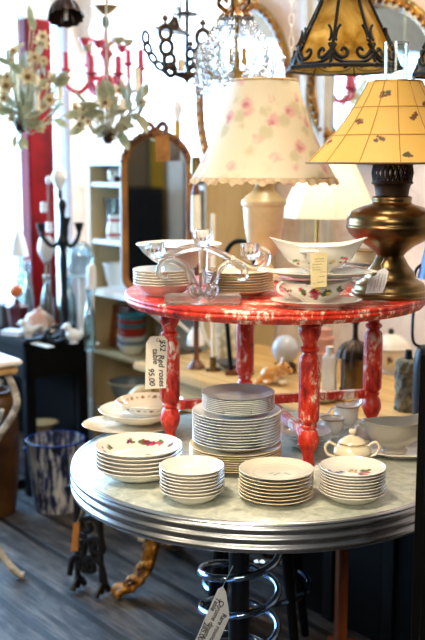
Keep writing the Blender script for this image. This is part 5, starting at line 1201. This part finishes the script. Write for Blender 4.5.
def put(src, par, mt):
    n = src.copy(); COL.objects.link(n); n.parent = par; n.matrix_local = mt; return n
def tole(px, py, Y, label, flowers_, leaves_, candles, knob):
    o = hang('flower_chandelier', px, py, Y, label); g = lambda x, y, dy=0.0: Vector(((P(x, y, Y)-o.location).x, dy, (P(x, y, Y)-o.location).z))
    kz = g(*knob)
    lat([(0, -.035), (.008, -.035), (.02, -.02), (.024, 0), (.02, .014), (.008, .02), (0, .02)], 24).xf(Matrix.Translation(kz)).build('knob', 'tole_brown', o)
    MB().tube([kz, Vector((kz.x, 0, up(o)))], .0035, 8).build('rod', 'leaf', o)
    for (x, y, dy, sc) in flowers_:
        e = g(x, y, dy); dirv = Vector((e.x-kz.x, e.y-.15, .05+(e.z-kz.z)*.2)).normalized(); q = dirv.to_track_quat('Z', 'Y').to_matrix().to_4x4()
        MB().tube(cr([kz, kz*.5+e*.5+Vector((0, 0, -.03)), e], 5), .0025, 6).build('stem', 'leaf', o)
        f_ = put(FLO, o, Matrix.Translation(e) @ q @ Matrix.Scale(sc, 4)); put(FCEN, f_, Matrix.Identity(4))
    for (x, y, dy, deg, sc) in leaves_:
        e = g(x, y, dy); put(LEAF, o, Matrix.Translation(e) @ Matrix.Rotation(-R(deg), 4, 'Y') @ Matrix.Rotation(R(random.uniform(20, 80)), 4, 'X') @ Matrix.Scale(sc, 4))
        MB().tube(cr([kz, kz*.4+e*.6+Vector((0, 0, -.02)), e], 4), .002, 6).build('stem', 'leaf', o)
    for (x, y0, y1, dy) in candles:
        e = g(x, y0, dy); MB().tube(cr([kz, kz*.5+e*.5+Vector((0, 0, -.05)), e], 5), .0035, 6).build('arm', 'leaf', o)
        MB().lathe([(0, -.004), (.02, -.002), (.022, .004), (.0105, .003), (.0105, g(x, y1).z-e.z), (0, g(x, y1).z-e.z)], 18, e).build('candle_sleeve', 'ivory_wax', o)
def scat(cx, cy, rx, ry, n, s0, s1, leaf):
    out = []
    for k in range(n):
        a = random.random()*2*pi; q = math.sqrt(random.random()); x = cx+rx*q*cos(a); y = cy+ry*q*sin(a); sc = random.uniform(s0, s1)
        out.append((x, y, random.uniform(-.12, .12), math.degrees(atan2(cy+10-y, x-cx))+random.uniform(-40, 40), sc) if leaf else (x, y, random.uniform(-.12, .12), sc))
    return out
tole(22, 130, 3.9, 'cream and green enamelled flower chandelier before the red post', [(12, 88, -.1, 1.1), (32, 79, -.08, 1.15), (40, 44, .02, 1.0), (44, 38, -.03, .8), (52, 101, -.06, .9), (5, 76, .05, .9), (36, 60, -.05, .9), (50, 78, .06, 1.0), (22, 64, .1, .8), (3, 110, -.1, .8), (42, 128, -.05, .7), (74, 108, .02, .8), (14, 44, .1, .7)]+scat(28, 84, 32, 44, 12, .55, .85, False),
     [(24, 112, -.05, 20, 0.94), (28, 118, -.08, 5, 1.08), (40, 114, -.05, 15, 1.01), (20, 114, -.05, 150, 0.86), (16, 108, 0, 120, 0.86), (23, 106, 0, 80, 0.94), (34, 30, 0, 95, 0.72), (30, 20, .02, 88, 0.65), (46, 116, .03, 30, 1.08), (30, 124, -.06, -10, 0.86), (36, 122, -.04, -60, 0.58), (8, 112, .04, 170, 0.72), (28, 90, .05, 70, 0.72), (18, 136, -.05, -110, 0.58), (24, 137, -.05, -70, 0.58), (21, 138, 0, -95, 0.58)]+scat(28, 92, 34, 42, 22, .5, .9, True),
     [(41, 112, 78, -.08), (10, 100, 70, .12), (58, 104, 74, .06)], (20.5, 124))
tole(108, 140, 3.7, 'green enamelled leafy flower chandelier with drooping buds above the bookcase', [(108, 104, -.08, .9), (100, 118, .04, .7), (140, 102, .02, .9), (84, 116, -.02, .8), (125, 120, .05, .7), (118, 90, .06, .8), (78, 124, .06, .7)]+scat(112, 117, 34, 14, 7, .5, .8, False),
     [(104, 112, -.05, 178, 1.05), (98, 114, .02, 165, 0.93), (96, 108, 0, 150, 0.74), (128, 104, 0, 95, 0.93), (130, 98, .02, 80, 0.81), (138, 112, -.03, -85, 0.81), (142, 116, .0, -80, 0.74), (122, 118, -.05, -50, 0.74), (112, 112, 0, 20, 0.81), (118, 122, .03, -30, 0.74), (106, 126, -.04, -160, 0.62), (144, 96, .05, 75, 0.62), (86, 104, .05, 120, 0.74), (80, 114, .0, 185, 0.68)]+scat(112, 116, 34, 16, 18, .5, .9, True),
     [(124, 110, 100, -.06), (96, 100, 84, .1), (136, 90, 66, .08)], (108, 134))
for p_ in PRO: bpy.data.objects.remove(p_)
# fluted brown pendant cut by the top edge
Y = 3.5; o = hang('pendant_lamp', 66, 18, Y, 'dark brown fluted pendant shade with a pale tube lamp inside, at the top edge', 'hanging lamp')
def fl2(r, z, a): return (r*(1+.05*cos(a*12)*min(1, r/.04)), z)
MB().lathe(crp([(.060, 0), (.056, .02), (.04, .05), (.018, .07), (.010, .085), (0, .085), (.0, .08), (.014, .066), (.036, .047), (.052, .019), (.057, 0), (.060, 0)], 3), 96, mod=fl2).xf(Matrix.Rotation(R(-24), 4, 'X') @ Matrix.Rotation(R(-6), 4, 'Y')).build('shade', 'tole_brown', o)
MB().tube([(0, 0, .07), (0, .03, up(o))], .006, 8).build('rod', 'tole_brown', o); MB().tube([(.0, .0, -.006), (0, .014, .066)], .007, 12).build('tube_lamp', 'bulb_white', o)

# ------------------------------------------------------------------ the far end of the room, seen in the standing mirror
def mrefl(px, py, b1):
    pm = P(px, py, MI.location.y); q = R(-17); n = Vector((sin(q), -cos(q), 0)); d = ray(px, py); d = d-n*2*d.dot(n); t = (b1-BX.dot(pm))/BX.dot(d); p = pm+d*t
    return AX.dot(p), p.z
def drape(name, x0, x1, ztop, mat, label, b=-2.93):
    a0, a1 = sorted((mrefl(x0, 200, b)[0], mrefl(x1, 200, b)[0])); m = MB(); n = 48; vs = []
    for j in (0, 1):
        for i in range(n+1):
            u = i/n; vs += [(a0+(a1-a0)*u, b+.022*sin(u*pi*9)+j*.006, .02), (a0+(a1-a0)*u, b+.018*sin(u*pi*9)+j*.006, ztop)]
    N2 = 2*(n+1); fs = [(2*i, 2*i+2, 2*i+3, 2*i+1) for i in range(n)]+[(N2+2*i+1, N2+2*i+3, N2+2*i+2, N2+2*i) for i in range(n)]+[(2*i+1, 2*i+3, N2+2*i+3, N2+2*i+1) for i in range(n)]+[(2*i, N2+2*i, N2+2*i+2, 2*i+2) for i in range(n)]
    o = m.add(vs, fs).build(name, mat, rz=ROT); return tag(o, label, 'curtain')
drape('hanging_curtain', 151, 166, 2.9, plain('mustard_cloth', '#b08a1e', .8), 'mustard yellow curtain seen reflected in the standing mirror')
drape('hanging_curtain', 169, 186, 2.9, plain('white_cloth', '#dfe2e4', .8), 'white curtain reflected beside the mustard one in the standing mirror')
a_, z_ = mrefl(138, 225, -2.6); o = thing('black_cabinet', AB(a_, -2.7), 'black cabinet reflected low in the standing mirror', 'cabinet', rz=ROT)
MB().box((0, 0, .6), (.40, .4, 1.2), 0, .01).build('body', 'black_wood', o)
for s_ in (-1, 1): MB().box((s_*.098, .206, .6), (.19, .012, 1.1), 0, .003).build('door', 'black_wood', o)

# ------------------------------------------------------------------ light and camera
w = bpy.data.worlds.new('World'); SC.world = w; w.use_nodes = True
bg = w.node_tree.nodes['Background']; bg.inputs['Color'].default_value = (.86, .94, 1, 1); bg.inputs['Strength'].default_value = 2.6
def area(name, loc, size, power, color, target, spread=pi):
    l = bpy.data.lights.new(name, 'AREA'); l.shape = 'RECTANGLE'; l.size, l.size_y = size; l.energy = power; l.color = color
    o = bpy.data.objects.new(name, l); COL.objects.link(o); o.location = loc
    o.rotation_euler = (Vector(target)-Vector(loc)).to_track_quat('-Z', 'Y').to_euler(); l.spread = spread; return o
area('daylight_left', AB(-5.3, 1.0, 1.6), (3.4, 1.7), 330, (.30, .60, 1), AB(-1.0, 1.2, .9))
area('daylight_right', AB(-4.1, 3.2, 2.1), (1.5, 1.3), 90, (.9, .96, 1), AB(-2.6, 0, .8))
def lamp(name, loc, power, color, r=.08):
    l = bpy.data.lights.new(name, 'POINT'); l.energy = power; l.color = color; l.shadow_soft_size = r
    o = bpy.data.objects.new(name, l); COL.objects.link(o); o.location = loc; return o
area('ceiling_lamp', (-.55, 1.15, 2.9), (.5, .5), 10, (1, .83, .60), (.12, 2.3, .9), R(75))
area('ceiling_lamp_far', (.3, 2.9, 2.95), (.6, .6), 26, (1, .86, .66), (.2, 3.0, 0))
area('front_fill', (-.5, -1.6, 2.5), (1.8, .9), 9, (1, .90, .76), (.15, 2.4, 1.1), R(70))  # added fill from behind the camera
lamp('far_lamp', AB(-1.6, -2.0, 2.5), 30, (1, .85, .6), .15)
lamp('shade_fill', SHADE_FILL_AT, 3.0, (1, .9, .74), .03)  # added light inside the white shade, whose brightness is really window light
lamp('pendant_fill', (pA[0].x, pA[0].y, pA[0].z+.03), .7, (1, .84, .6), .02)  # added light inside the pendant; its panels really glow from daylight behind
cd = bpy.data.cameras.new('Camera'); cam = bpy.data.objects.new('Camera', cd); COL.objects.link(cam)
cam.location = (0, 0, CAMZ); cam.rotation_euler = (pi/2-TH, 0, 0)
cd.sensor_fit = 'AUTO'; cd.sensor_width = 36; cd.lens = 1000/640*36; cd.clip_start = .05
cd.dof.use_dof = True; cd.dof.focus_distance = 2.08; cd.dof.aperture_fstop = 3.7
SC.camera = cam
vs = SC.view_settings; vs.view_transform = 'Standard'; vs.look = 'None'; vs.gamma = 1; vs.use_curve_mapping = False; vs.exposure = .4
SC.cycles.use_denoising = True; SC.cycles.max_bounces = 10; SC.cycles.transmission_bounces = 8; SC.cycles.transparent_max_bounces = 12
SC.cycles.caustics_reflective = False; SC.cycles.caustics_refractive = False; SC.cycles.sample_clamp_indirect = 6
